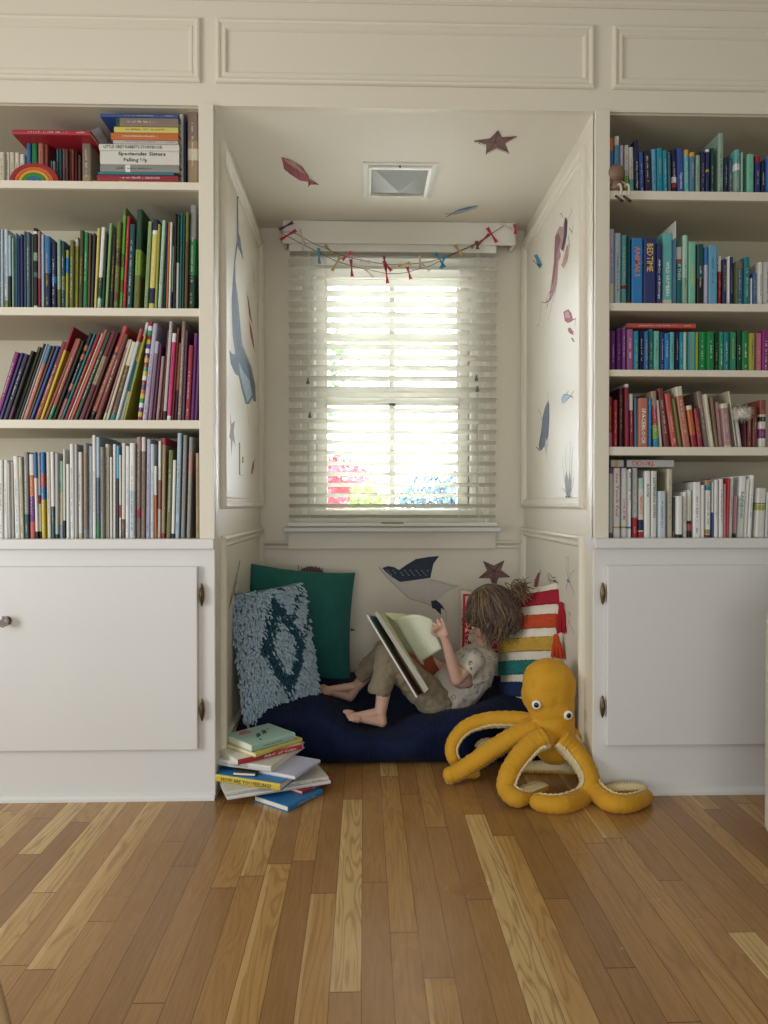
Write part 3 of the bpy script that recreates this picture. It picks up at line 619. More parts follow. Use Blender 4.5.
# ---- right bookcase, second shelf
shelf_row('right', 2, ZR[1], [
 (609.3,614.3,229,0,['lilac',(.05,.3,'cream')],'pale lilac'), (614.6,621,233,0,'palesky','pale sky'), (621.4,626.8,235,0,['aqua',(.25,.3,'red')],'aqua patterned'), (627,630,235,0,['dkteal',(0,.1,'crimson')],'narrow dark teal'), (631.5,643,238,0,['brblue'],'bright blue animals',('ANIMALS','o',.42,.88,.5)), (643.4,656,238,0,'indigo','thick indigo bedtime',('BEDTIME','y',.5,.92,.5)), (656.3,661.7,243,0,'indigo','slim indigo biology',('ABCs of Biology','w',.1,.75,.45)), (662.4,672.6,233,0,['aqua',(0,.1,'cream')],'aqua wide numbers',('WILD NUMBERS','w',.14,.62,.36)), (673,676,221,0,['offwhite',(0,.8,'steel')],'tall off-white'), (676.3,681.8,247,0,['teal',(.76,1,'offwhite'),(.74,.8,'coral')],'white-headed teal',('IF THEN','w',.45,.72,.6)), (682.2,688,235,0,['mint',(0,.4,'sage')],'pale mint'), (688.5,696,242,0,'seafoam','seafoam',('Goodnight','y',.32,.66,.5)),
 (697,704,244,0,['dkteal',(0,.45,'black')],'dark teal black-footed'), (704.6,708,247,0,['lilac',(.7,1,'blue')],'blue-headed grey'), (708.4,717.6,245,.0,'sky','sky blue trucks',('Trucks','r',.15,.42,.4) if False else None), (718,721.4,256,0,['white',(.08,.7,'red')],'white red-lettered'), (722,727,259,0,'navy','navy'), (727.3,729.8,256,0,'white','thin white'), (730,733.3,257,0,'indigo','thin indigo'), (734,735.8,262,0,'olive','thin olive'), (736,743.2,261,0,['steel',(.85,.95,'salmon')],'steel blue'), (743.8,750,257,0,'teal','teal'), (750.4,752.4,278,0,'white','small white'), (752.7,757,273,0,'blue','small blue'), (758.5,763,262,0,'offwhite','off-white',('Harry Cat','k',.1,.5,.5) if False else None), (763.5,771,262,0,'ltgrey','pale grey')],
 'second shelf, right bookcase', depth=(.15, .2), name='board_book')
# ---- right bookcase, third shelf (glossy colour run)
shelf_row('right', 3, ZR[2], [
 (608.2,611,331,0,'magenta','magenta'), (611.2,616,331,0,'purple','deep purple'), (617,621.8,328,0,'purple','tall purple'), (622,626,328,0,'ltpurple','light violet'), (627,633.8,329,0,'pinkmauve','pinkish mauve'), (634,639.2,331,0,'cyan','cyan'), (639.6,644,331,0,'navy','navy'), (644.2,649,331,0,'blue','mid blue'), (649.2,653.6,329,0,'teal','teal'), (654,660,331,0,'seafoam','seafoam'), (660.3,664.6,332,0,'indigo','dark indigo'), (665,669.8,333,0,'brblue','azure'), (670,675,332,0,'aqua','pale aqua'), (675.6,679.8,332,0,'navy','night blue'), (680,683.5,332,0,'cyan','peacock'), (683.7,687,332,0,'mint','silvery mint'),
 (688,695.8,332,0,'aqua','turquoise'), (696,698.6,332,0,'yolive','thin olive-yellow'), (699,706,332,0,'emerald','emerald'), (706.5,714.8,331.5,0,'green','wide green'), (715,719,332,0,'dkgreen','dark green'), (719.3,724,332,0,'jade','jade'), (724.3,729.6,332,0,'teal','blue-green'), (730,736.8,332,0,'jade','wide jade'), (737.4,742.2,330,0,'dkgreen','tall forest green'), (743,749,331.5,0,'green','leaf green'), (749.5,755.6,333,0,'yolive','yellow-green'), (756,762.4,333,0,'pink','pink'), (763,770,330,0,'magenta','raspberry')],
 'third shelf, right bookcase', depth=(.14, .16), gloss=True, name='board_book', ysurf=.025)
# ---- right bookcase, fourth shelf (red spines)
shelf_row('right', 4, ZR[3], [
 (609,613,397,0,['crimson',(0,.3,'pink')],'pinkish crimson'), (613.4,618.2,400,0,'red','dark scarlet'), (619.4,624,388,0,'maroon','recessed maroon'), (625.5,630,384,-.7,['crimson',(.95,1,'white')],'tall crimson'), (630.4,634.4,394,-.9,['offwhite',(0,.7,'crimson')],'white-headed crimson'), (635,637.8,398,-.6,'steel','thin blue'), (638.2,648.8,398,0,'salmon','wide salmon',('SPACEBLOCK','w',.06,.8,.42)), (649.2,652.2,398,0,'brblue','narrow blue'), (654,659.8,391,-4,['tan',(0,.16,'cyan'),(.16,.4,'lime'),(.4,.75,'red')],'rainbow-footed tan'), (660.2,663.2,400,-8,'white','slim white'), (665,671,388,-8,'redbrown','leaning red-brown'), (673,679,393,-8,'coral','coral'), (680,683,398,-8,'olive','thin olive'), (684.4,691.6,386,-9,['cream',(0,.85,'salmon')],'cream-and-salmon'),
 (693,698.6,405,-6,['orange',(0,.3,'crimson'),(.9,1,'cream')],'short orange-red'), (699.4,704,408,-5,'crimson','short crimson'), (705,710,391,-8,'taupe','tall grey-tan'), (711,715.4,394,-8,'cream','leaning cream'), (716,719.6,397,-6,'tan','tan'), (720,724,402,-4.5,'rose','dusty rose'), (725,733,403,-4.5,['cream',(.05,.9,'rose')],'floral cream'), (736.4,738.2,391,-8,'ivory','very thin ivory'), (739,743.4,407,-5.6,'offwhite','off-white'), (745,747.6,409,-2,'maroon','narrow maroon'), (748,752.8,407,0,'brick','brick red'), (753.5,758.8,407,0,'redbrown','upright red-brown'), (760.4,767,400,0,['offwhite',(.7,1,'brick'),(.55,.65,'navy'),(.2,.4,'purple')],'white purple-blotched')],
 'fourth shelf, right bookcase', depth=(.15, .22), name='board_book')
# ---- right bookcase, bottom shelf (white spines)
shelf_row('right', 5, ZR[4], [
 (607.6,609.6,468,0,'paleblue','sliver pale blue'), (609.9,614,468,0,['ltgrey',(0,.07,'purple'),(.92,1,'purple')],'grey purple-ended',('SQUIRREL','k',.25,.65,.5) if False else None), (614.3,621,468,0,['white',(.135,.16,'gold')],'wide white yellow-lined',('See Touch Feel','r',.3,.93,.45)), (622,627.6,468,0,['white',(.135,.16,'lime')],'white green-lined',('LOOK AT ME','r',.25,.55,.42)), (628,632,469,0,['white',(.135,.16,'royal')],'white blue-lined',('MOVE it!','t',.55,.95,.65)), (633,638.6,468,0,['ltgrey',(0,.29,'red')],'grey red-footed'), (639,644.8,478,0,['offwhite',(0,.1,'red'),(.12,.3,'navy'),(.82,1,'mint')],'white navy-banded',('EMERGENCY','o',.38,.7,.5)), (645.3,651.5,471,0,'white','white rock',('ROCK','k',.6,.8,.4)), (652,658,471,0,'offwhite','off-white listening',('LISTENING WITH','k',.3,.9,.4)), (659.5,667,491,0,'paleblue','short bluish white'), (668,673.6,469,0,'ivory','tall ivory'), (674,676.2,497,0,['brown',(.15,1,'black')],'short dark'),
 (677,683.8,496,0,['white',(0,.08,'black')],'white black-footed'), (684,688,492,0,'white','plain white'), (688.3,692.8,490,0,['offwhite',(0,.35,'black'),(.14,.28,'coral')],'bottle-shaped-print'), (694.4,702,482,0,'white','broad white'), (702.5,705.8,485,0,'offwhite','thin off-white'), (706.2,712,480,0,['white',(.9,1,'tan'),(.82,.9,'cyan'),(0,.05,'crimson'),(.06,.14,'yolive')],'stripe-headed white'), (712.5,714.8,482,0,['white',(0,.45,'royal')],'thin blue-footed'), (715.2,719.6,480,0,'white','straight white'), (720,724.8,479,0,'white','dotted white'), (725,727,484,0,'rose','thin rosy'), (727.4,729.6,478,1,'brred','thin bright red'), (730,733.6,477,1.5,'white','red-edged white'), (734,737.2,496,1,['rose',(0,.1,'black')],'short rose'), (738,744.6,476,3,'white','leaning white rainbow',('RAINBOW','t',.3,.75,.5)), (745,748,479,3,'offwhite','slim leaning off-white'), (748.4,753,475,3,'white','tall leaning white',('IF YOU WERE','p',.25,.8,.45) if False else None), (757,766,488,2,['offwhite',(.55,.67,'yolive'),(.68,.7,'black')],'yellow-banded cream'), (766.4,772,492,1,'ltgrey','edge grey')],
 'bottom shelf, right bookcase', depth=(.15, .2), name='board_book')
# ---- left bookcase, top shelf: small volumes
LT1 = 'top shelf, left bookcase'
shelf_row('left', 1, ZL[0], [
 (-6,-.3,153,0,'ivory','old ivory'), (0,5,152,0,'cream','ridged cream'), (5.2,10,152,0,'offwhite','small off-white'), (10.2,15,152,0,'ivory','small ivory'), (15.2,20,152.5,0,'cream','small cream'), (20.2,25,154,0,'offwhite','rounded off-white'), (27,31.3,143,0,['blue',(0,.5,'white')],'small blue'), (32,37.6,143,0,['green',(0,.5,'white')],'small green'), (38.4,44,143,0,['salmon',(0,.5,'white')],'small salmon'), (44.6,48.6,143.5,0,['brick',(0,.5,'white')],'small brick red'), (51,53,161,0,'teal','tiny teal'), (53.3,55.5,161,0,'rose','tiny pink'), (56,59,149,0,'teal','slim teal'), (59.3,62.3,149,0,'dkteal','slim dark teal'), (62.6,65.3,149,0,'mauve','slim mauve'), (65.6,68.3,149,0,'brown','slim brown'), (68.6,71.3,149,0,'brick','slim brick'), (71.6,74.3,149,0,'redbrown','slim red-brown'), (74.6,77.4,149.5,0,'dkred','slim dark red'), (78.4,81,155,0,'brown','dark narrow'), (82.3,91.5,143.5,0,['tan',(.3,1,'taupe')],'thick tan')],
 LT1, depth=(.12, .14), name='small_book', ysurf=.05)
shelf_row('left', 6, ZL[0], [
 (179.6,184,114,0,'offwhite','tall white upright'), (184.3,186.2,118,0,'navy','thin navy'), (187.4,198.6,110,0,['tan',(.35,.5,'cream'),(.6,1,'taupe')],'thick floral tan upright')],
 LT1, depth=(.2, .22), name='picture_book', ysurf=.03)
# ---- flat books
def flat_book(name, p0, p1, yb, yt, z, col, label, group, title=None, ys=.03, d=.19, gloss=False, tilt=0, z1=None):
    X0, X1 = aty(p0, yt, ys).x, aty(p1, yt, ys).x
    t = (aty((p0+p1)/2, yt, ys).z-aty((p0+p1)/2, yb, ys).z) if z1 is None else z1-z
    bands = [(0, 1, col)] if isinstance(col, str) else [(0, 1, col[0])]+list(col[1:])
    # local x (thickness) -> world up, local z (height) -> world -x : title reads left to right
    M = Matrix.Translation((X1, ys, z)) @ Matrix.Rotation(tilt, 4, 'Y') @ Matrix(((0,0,-1,0),(0,1,0,0),(1,0,0,0),(0,0,0,1)))
    return make_book(name, t, d, X1-X0, bands, label, group, M, title, gloss, seed=int(p0*7+yb)), z+t
z = ZL[0]
G = 'books stacked flat on the top left shelf'
def st(p0, p1, yb, yt, col, lab, title=None, d=.19, ys=.004):
    global z
    o, z = flat_book('picture_book', p0, p1, yb, yt, z, col, lab, G, title, ys=ys, d=d); z += .0003
st(93, 178, 182, 180, ['orange',(.6,.7,'yellow')], 'thin orange book at the very bottom of the flat stack, top left shelf')
st(97, 178, 180, 174, 'crimson', 'dark red flat book near the bottom of the stack, top left shelf')
st(98, 174, 174, 171.5, 'teal', 'thin teal flat book between dark red and grey ones in the stack')
st(100, 179, 171.5, 164, ['grey',(.62,.68,'white')], 'grey flat book under the thick white one, top left shelf')
st(100, 179, 164, 150, 'offwhite', 'thick white flat book lettered Spectacular Sisters and Falling Up', None)
st(99, 179, 150, 143.5, 'offwhite', 'white flat storybook lying on the thick white book, top left shelf', ("LITTLE GREY RABBIT'S STORYBOOK", 'k', .2, .95, .5))
st(113, 178, 143.5, 139.7, 'ltgrey', 'thin white flat book under the orange one, top left shelf')
st(111, 178, 139.7, 132.3, 'orange', 'orange flat book beneath the yellow one, top left shelf')
st(114, 178, 132.3, 126.3, 'ltyellow', 'yellow flat book beneath the brown one, top left shelf')
st(116, 178, 126.3, 117.3, ['taupe',(.94,1,'dkgreen')], 'brown flat book beneath the big blue one, top left shelf', ('TALES OF THE MOUSE', 'k', .2, .7, .3) if False else None)
st(100, 178, 117.3, 114.2, 'royal', 'big blue book lying on top of the flat stack, top left shelf', d=.27)
# second line of lettering on the thick white book
for o in COL.objects:
    if o.get('label', '').startswith('thick white flat book'):
        for ch in list(o.children): 
            if ch.name.startswith(('title', 'imprint')): bpy.data.objects.remove(ch)
        hh = max(v.co.z for v in o.data.vertices); tt = max(v.co.x for v in o.data.vertices)
        a = text_mesh('Spectacular Sisters', tt*.34, BLK, None, (tt*.72, -.0003, hh*.47), V((0,0,-1)), X_, width=hh*.6, bold=.02); a.parent = o
        a = text_mesh('Falling Up', tt*.34, BLK, None, (tt*.28, -.0003, hh*.55), V((0,0,-1)), X_, width=hh*.3, bold=.01); a.parent = o
zr = aty(55, 143.2, .05).z+.0008
flat_book('picture_book', 12, 90, 135, 130, zr, 'red', 'bright red book lying across the small upright books, top left shelf', LT1, None, ys=.0, d=.22, tilt=.0)
ztop = aty(655, 330.5, .025).z
flat_book('board_book', 627, 696, 330, 325, aty(630, 327.6, .025).z+.001, 'coral', 'coral red book lying on top of the glossy board books', 'flat', None, ys=.03, d=.13)
flat_book('board_book', 608.5, 674, 466, 458.5, aty(640, 467.6, .028).z+.001, ['ltgrey',(.86,.9,'gold'),(.96,1,'black'),(.72,.77,'black')], 'pale grey trucks book lying across the upright white books, bottom shelf', 'flat', ('TRUCKS', 'r', .3, .65, .6, 'up'), ys=.022, d=.16)
for o in COL.objects:
    if o.get('group') == 'flat': del o['group']
# ---- ornaments on shelves
rb = empty('stacking_rainbow', (aty(34.5, 181, .0).x, .03, ZL[0]), 'wooden nesting rainbow arch toy standing on the top left shelf', 'toy')
cxr = aty(34.5, 181, .01).x; sc_ = (2.17)/FPX
for (ro, ri, c, nm) in ((24, 19.4, '#8E1A1C', 'red'), (19.2, 15.4, '#C05A1E', 'orange'), (15.2, 11.8, '#C9902A', 'yellow'), (11.6, 7, '#2E7A2C', 'green'), (6.8, 3, '#2A5E9A', 'blue')):
    mb = MB(); vs = []; n = 24; ya, yb = .006, .042
    for y in (ya, yb):
        for r_ in (ro, ri):
            for j in range(n+1):
                a = math.pi*j/n; vs.append((cxr+math.cos(a)*r_*sc_, y, ZL[0]+math.sin(a)*r_*sc_*.78))
    m_ = n+1; fs = []
    for j in range(n):
        fs += [(j, m_+j, m_+j+1, j+1), (2*m_+j, 2*m_+j+1, 3*m_+j+1, 3*m_+j), (j, j+1, 2*m_+j+1, 2*m_+j), (m_+j, 3*m_+j, 3*m_+j+1, m_+j+1)]
    fs += [(0, 2*m_, 3*m_, m_), (n, m_+n, 3*m_+n, 2*m_+n)]
    mb.add(vs, fs); o = mb.build('arch', mat('stained_wood_'+nm, c, .55), rb); bevel(o, .002); tag(o, f'{nm} arch')
# stuffed cloth pouch
c = aty(96, 131, .1); pb = MB(); pb.ball((c.x, .1, zr+.034), (.042, .045, .026)); pb.ball((c.x-.03, .1, zr+.02), (.03, .035, .014)); pb.ball((c.x+.015, .09, zr+.045), (.02, .03, .02)); pb.ball((c.x, .1, zr+.018), (.045, .04, .012))
# small figurine on right shelf edge
DW = mat('walnut_wood', '#7A6250', .5, noise_s=30, noise_a=.2); CW = mat('doll_cord', '#C8BEA6', .6)
q = aty(618.2, 172, -.015); q2 = aty(618, 187, -.015)
dl = empty('wooden_doll', (q.x, 0, ZR[0]), 'small brown wooden doll sitting on the edge of the top right shelf', 'figurine')
MB().ball((q.x-.003, .0, q.z), (.029, .027, .028), 0, 18, 12).build('head', DW, dl, True)
zb0 = ZR[0]+.001
MB().tube([(q.x, .0, zb0), (q.x, .0, zb0+.01), (q.x, 0, zb0+.028), (q.x, 0, q.z-.016)], [.02, .0205, .014, .0105], 14).build('body', DW, dl, True)
for s in (-1, 1):
    MB().tube(catmull([(q.x+s*.012, 0, zb0+.03), (q.x+s*.024, -.004, zb0+.018), (q.x+s*.023, -.008, zb0+.004)], 5), .0028, 7).build('arm', CW, dl, True)
    lx = q.x+(.002 if s < 0 else .026)
    lg = MB().tube(catmull([(lx-.006, -.012, zb0+.008), (lx, -.024, zb0+.008), (lx+.002, -.03, zb0-.008), (lx+.001, -.03, zb0-.028)], 5), .0038, 7).build('leg', CW, dl, True)
    MB().tube([(lx-.016, -.03, zb0-.028), (lx+.006, -.034, zb0-.047)], [.004, .0045], 8).build('foot', mat('walnut_dark', '#3E3228', .5), lg, True)
# white fluffy pompom
fp = aty(742, 413, .012); rr = random.Random(3); mb = MB(); mb.ball(fp, .017)
for i in range(900):
    d = V((rr.gauss(0,1), rr.gauss(0,1), rr.gauss(0,1))).normalized(); e = (d+V((rr.uniform(-.3,.3), rr.uniform(-.3,.3), -.15))).normalized()
    a_ = V(fp)+d*.012; w = d.orthogonal().normalized()*.0008; L_ = rr.uniform(.016, .026)
    mb.add([a_-w, a_+w, a_+e*L_], [(0, 1, 2)])
o = mb.build('pompom', mat('white_fur', '#E2DED2', .9)); o['label'] = 'white fluffy pompom hanging against the red books, fourth shelf right'; o['category'] = 'pompom'; recenter(o)
o = blob('cloth_pouch', pb, mat('lilac_cloth', '#8E8488', .9, bump=.4, bump_s=120), vox=.004, disp=lambda c: .004*noise.noise(c*60))
tag(recenter(o), 'lilac-grey stuffed cloth pouch lying beside the flat book stack', 'pouch')
# ================================================================ DECALS (flat stickers on the walls)
DC = {k: mat('sticker_'+k, c, .6, noise_s=60, noise_a=a) for k, (c, a) in dict(red=('#9E4652', .25), pinkish=('#B08484', .25), navy=('#1E2A42', .5), blue=('#66788C', .45), ltblue=('#A3B6C2', .3), slate=('#5C6676', .3), brown=('#4A3230', .4), dusk=('#7C5A58', .35), dark=('#2A2226', .3), white=('#C9C4BC', .06), grey=('#9A9A94', .2), cyan=('#4E8EA8', .3), sand=('#9A8A7C', .3), line=('#7E8084', .2)).items()}
def decal(label, surf, layers, group=None):
    """layers: [(polygon in picture coordinates, material)] or ('line', pts, width_px, material); each dropped on its wall plane"""
    mb = MB(); mats = []
    kind, val, nrm = surf
    fn = {'x': atx, 'y': aty, 'z': atz}[kind]
    for k, Lr in enumerate(layers):
        m = Lr[-1]
        if m not in mats: mats.append(m)
        mi = mats.index(m); off = V(nrm)*(.0006+.0003*k)
        if Lr[0] == 'line':
            P = [fn(x, y, val) for x, y in Lr[1]]
            w = Lr[2]*.0016
            for i in range(len(P)-1):
                dd = (P[i+1]-P[i]).normalized(); pp = dd.cross(V(nrm)).normalized()*w
                t0, t1 = (1-.5*i/len(P)), (1-.5*(i+1)/len(P))
                mb.add([P[i]-pp*t0+off, P[i]+pp*t0+off, P[i+1]+pp*t1+off, P[i+1]-pp*t1+off], [(0, 1, 2, 3)], mi)
        else:
            P = [fn(x, y, val)+off for x, y in Lr[0]]; mb.add(P, [tuple(range(len(P)))], mi)
    me = mesh('wall_sticker', mb.v, mb.f)
    for m in mats: me.materials.append(DC[m])
    me.polygons.foreach_set('material_index', mb.m)
    bm = bmesh.new(); bm.from_mesh(me); bmesh.ops.triangulate(bm, faces=bm.faces[:]); bm.to_mesh(me); bm.free()
    o = link('wall_sticker', me); recenter(o, sum((v.co for v in me.vertices), V())/len(me.vertices))
    return tag(o, label, 'wall sticker', group)
SL, SR, SB, SC = ('x', XL, (1,0,0)), ('x', XR, (-1,0,0)), ('y', ND, (0,-1,0)), ('z', H, (0,0,-1))
def star(cx, cy, pts, m, m2, surf, label, inner=.42):
    P = []; n = len(pts)
    for i in range(n):
        x0, y0 = pts[i]; x1, y1 = pts[(i+1) % n]
        P.append((x0, y0)); mx, my = (x0+x1)/2, (y0+y1)/2; P.append((cx+(mx-cx)*inner*1.25, cy+(my-cy)*inner*1.25))
    L = [(P, m)]
    for (x, y) in pts: L.append(('line', [(cx, cy), (x, y)], 1.0, m2))
    for i in range(len(P)): L.append(('line', [P[i], P[(i+1) % len(P)]], .55, m2))
    rr = random.Random(label)
    for i in range(14):
        a, t = rr.choice(pts), rr.uniform(.15, .75); x, y = cx+(a[0]-cx)*t, cy+(a[1]-cy)*t
        L.append(('line', [(x, y), (x+rr.uniform(-3, 3), y+rr.uniform(-1.5, 1.5))], .7, m2))
    return decal(label, surf, L)
# soffit
decal('reddish fish sticker on the niche soffit, left of the ceiling light', SC, [([(281.5,157),(290,160),(301,166),(308,175),(310,180),(319,184.5),(310.5,184.5),(308.5,186.5),(308,181.5),(300,180.5),(290,174),(284,169)], 'red'), ([(283,158),(295,163),(306,174),(298,170),(288,163)], 'pinkish'), ('line', [(281.5,157),(292,160),(302,166),(310,180)], .8, 'dark'), ('line', [(310,179),(319,184.5)], 1.2, 'dark'), ('line', [(310,180),(308.5,186.5)], 1.2, 'dark'), ('line', [(288,169),(293,175)], .8, 'dark'), ('line', [(284,163),(300,172)], .6, 'dark'), ('line', [(297,168),(299,176)], .6, 'dark')])
decal('small pale blue fish sticker on the soffit above the blind', SC, [([(451,213),(458,209),(468,206.5),(478.5,205),(477,207.5),(470,210),(460,213),(453,214.5)], 'ltblue'), ([(455,211),(468,207),(478,205.5),(466,209.5)], 'blue'), ('line', [(445,213.5),(452,213.5),(460,209.5),(471,206),(478.5,205)], .9, 'slate'), ('line', [(452,213.5),(446.5,216.5)], 1.6, 'dark'), ('line', [(452,213.5),(444.5,213.2)], 1.4, 'dark'), ('line', [(453,214.5),(466,211.5),(477,207.5)], .7, 'slate')])
star(495, 142, [(498,130),(517,136),(504,145),(509,152),(494,147),(486,153.5),(486,145),(474,140.5),(489,138)][0:1]+[(517,136),(509,152.5),(486,153.5),(474,140.5)], 'dusk', 'brown', SC, 'brown starfish sticker on the soffit, right of the ceiling light', .45)
# left wall
decal('long blue-grey narwhal sticker diving down the left niche wall', SL, [
 ([(236.5,197),(237.8,197),(238.3,232),(240,238),(243,260),(240,252),(237.5,246),(236.5,252),(235,262),(235.5,282),(238,300),(240,325),(242,345),(246,355),(251,367),(255,385),(256,402),(253.5,401),(252,398),(249,404),(245.5,404),(241.5,390),(238.5,376),(235,374),(230.5,364),(229,350),(232,354),(235,354),(232.5,335),(231.5,300),(233,275),(234,260),(236.5,240)], 'blue'),
 ([(234,285),(236,300),(238,330),(240,350),(238,352),(236,345),(233.5,325),(232.8,300)], 'slate'), ([(238.5,362),(243,372),(249,380),(252,395),(247,402),(243,388),(240,376)], 'ltblue'), ([(245,357),(250,368),(254,384),(255.5,400),(251,388),(248,372)], 'slate'),
 ('line', [(247,404),(247.8,418),(249.3,431)], 1.2, 'slate'), ('line', [(237,197),(238,232),(243,260)], 1.2, 'slate'), ('line', [(236.5,197.8),(238,196.4)], 2, 'dark'), ('line', [(229,350),(231,362),(236,373)], 1, 'slate'), ('line', [(235.5,283),(239.5,325),(242,345),(251,367),(255.5,390)], 1, 'slate')])
decal('upper slim red fish sticker on the left niche wall', SL, [([(246.5,293),(248.5,300),(250,310),(251,318),(252.3,324),(250.5,320),(249,315),(247.8,303)], 'red'), ('line', [(246.5,293),(249.5,308),(252.5,325)], .8, 'dark')])
decal('lower slim red fish sticker on the left niche wall', SL, [([(249,321),(251,327),(253,338),(254.5,351),(252,343),(250,333)], 'red'), ('line', [(248.5,320),(251,332),(254.5,352)], .8, 'dark')])
decal('faint grey seahorse-like sticker high on the left niche wall', SL, [('line', [(251.5,262),(253,272),(253.5,282),(254.2,291)], 1.3, 'grey'), ('line', [(253,270),(254.3,276)], 1.2, 'line'), ('line', [(252.6,276),(254,283)], 1.4, 'line')])
decal('brown starfish sticker on the left niche wall below the narwhal', SL, [([(229.8,414),(231.3,424),(234.5,421),(233.5,431),(235.2,446),(232.6,440),(231,456),(230.6,440),(229,437),(230.3,428)], 'sand'), ('line', [(229.8,414),(231.8,432),(231,456)], 1, 'dusk'), ('line', [(234.5,421),(231.8,432),(235.2,446)], 1, 'dusk')])
decal('small red fish sticker low on the left niche wall by the switch', SL, [([(251,472),(252.2,464),(254,460),(253.5,468),(251.6,475)], 'red'), ('line', [(250.8,473),(252.5,465),(255,459)], 1.2, 'dark'), ('line', [(252,475),(255.4,463)], .7, 'dark')])
decal('brown and pink kelp sticker on the lower left niche wall above the shaggy pillow', SL, [('line', [(239.5,561),(237.5,572),(236,582),(234,592),(231,601),(228.5,609)], 2.2, 'dusk'), ('line', [(238,571),(235.5,577),(237,584)], 2.6, 'pinkish'), ('line', [(235.5,580),(233,590),(235,595)], 2.6, 'red'), ('line', [(232,592),(229.5,604)], 2.4, 'brown'), ('line', [(239.6,560),(238.4,570)], 2, 'dark')])
# right wall
decal('large dusky pink squid sticker high on the right niche wall', SR, [
 ([(556,234),(560,226),(563,227),(564,222),(566,217),(568,219),(567,232),(566,244),(564,252),(560,248),(561,256),(558.5,262),(557.5,280),(555,292),(551,300),(549,302),(550,291),(552,278),(554,262),(554.5,248),(555,240)], 'pinkish'),
 ([(565,217),(567.8,222),(567,236),(563.5,250),(561.5,250),(564,236)], 'dark'), ([(555.5,236),(559,233),(561,240),(557,254),(556,268),(553.5,284),(552,285),(554.5,262)], 'dusk'), ([(569,244),(568,258),(564,268),(562,266),(564,258),(567,246)], 'pinkish'),
 ('line', [(563.5,218),(562,213.5),(560.2,214.5)], .9, 'dark'), ('line', [(569,236),(570,246),(568,260),(564,268),(561.8,264)], 1.2, 'dusk'), ('line', [(570,228),(573,233),(574,225)], 1, 'dark'), ('line', [(569,219),(572.5,212),(571.5,208)], .7, 'dusk'),
 ('line', [(551,298),(546,303),(542,302),(541,315),(539.5,325),(537,326.5)], .9, 'dusk'), ('line', [(558,282),(556,294),(553,302),(551,313),(549,321)], 1, 'dusk'), ('line', [(557.8,258),(557,272),(554,290)], .8, 'dark'), ('line', [(546,303),(550,301),(547,309)], 1, 'dark'), ('line', [(554,290),(550,293),(547,300),(549,307)], .8, 'brown')])
decal('tiny blue fish sticker on the right niche wall beside the squid', SR, [([(534,255.5),(537,254),(540,259),(542.5,265),(540,269),(537.5,266),(536,259)], 'cyan'), ('line', [(533,260),(536,263),(540,267)], 1, 'navy'), ('line', [(538,264),(541.5,266)], 2.2, 'navy')])
decal('pink boxy fish sticker on the right niche wall at the panel edge', SR, [([(563.5,312),(568.5,309),(571.5,313),(573.5,320),(571,322),(568,323),(565,321)], 'red'), ([(565,313),(568.5,311),(570.5,318),(566,318)], 'pinkish'), ('line', [(573,320),(576,318.5),(575.3,326)], 1.3, 'slate')])
decal('small pink fish sticker just below the boxy pink fish', SR, [([(568,328),(570.5,327.5),(573,331),(573.5,335),(570,333.5),(568.3,331)], 'red'), ('line', [(572.5,333),(574.3,331.5),(574.2,336)], .9, 'red')])
decal('tiny grey-green fish sticker below the small pink fish', SR, [([(571,337.5),(573,338),(575,342),(573,341.5)], 'slate')])
decal('pale blue fish sticker on the lower right part of the upper right panel', SR, [([(561.5,400),(563,395),(567,393.5),(570,396),(568,400),(564.5,403.5),(561.8,403.5)], 'ltblue'), ('line', [(561.5,400),(564,394.5),(569,395),(573,396.5)], 1, 'blue'), ('line', [(568,399),(571,396),(574.5,390.5)], 1.2, 'slate'), ('line', [(571,396),(573.5,398.5)], 1, 'slate'), ('line', [(567,394),(569,391)], .9, 'slate')])
decal('dark slate ray sticker swimming down the right niche wall', SR, [([(548.3,400),(549.5,405),(549.5,420),(548.5,435),(546.5,445),(541.5,449.5),(539,449),(539,444),(541.5,430),(542.5,418),(545,408)], 'slate'), ([(546,438),(548.5,444),(547.5,450),(546.5,455),(545,447)], 'white'), ('line', [(548.3,391),(548.3,402)], .9, 'slate'), ('line', [(542,420),(541,413),(538,409)], .9, 'slate'), ('line', [(536.8,447),(540,450.5),(543,449)], 1.5, 'dark'), ('line', [(546,446),(547,458)], 1.3, 'slate'), ('line', [(549.5,405),(549.3,424),(547,440)], 1, 'navy')])
decal('grey seaweed sticker standing at the bottom of the upper right panel', SR, [
 ([(568,497.5),(565.5,490),(565,478),(566.5,470),(568.5,480),(570,470),(571.5,482),(571,491)], 'grey')]+[('line', L, 1.1, 'line') for L in ([(569,498),(565,491),(562.5,488)], [(568.5,497),(565,482),(563,465),(563.5,456)], [(568.5,497),(567,478),(566,458),(566.8,445)], [(569,497),(570,478),(570.5,456),(571.5,441)], [(569.5,497),(572.5,480),(572,462),(574,447)], [(569.5,498),(573,487),(574.7,477)])]+[('line', [(566.5,496),(568.6,498.3),(571,496)], 2.2, 'navy')])
decal('dark red fish sticker standing tail up on the lower right wall, behind the striped pillow', SR, [([(534,592),(535,580),(538,573),(540.5,572),(539,581),(537,590)], 'red'), ('line', [(540,574),(540.3,562)], .8, 'grey'), ('line', [(540.6,570),(541.5,574)], 2, 'dark'), ('line', [(533.6,592),(535,580),(540,573)], 1.1, 'dark')])
decal('small black sketchy crab sticker above the striped pillow', SR, [('line', [(547,574),(551,580),(555,582)], 1.2, 'dark'), ('line', [(549,573),(553,578),(556,577)], 1.2, 'dark'), ('line', [(548,578),(552,584)], 1.2, 'brown'), ('line', [(554,580),(558.5,583)], 1.8, 'dark'), ('line', [(541,588),(543,586)], 1.4, 'dark')])
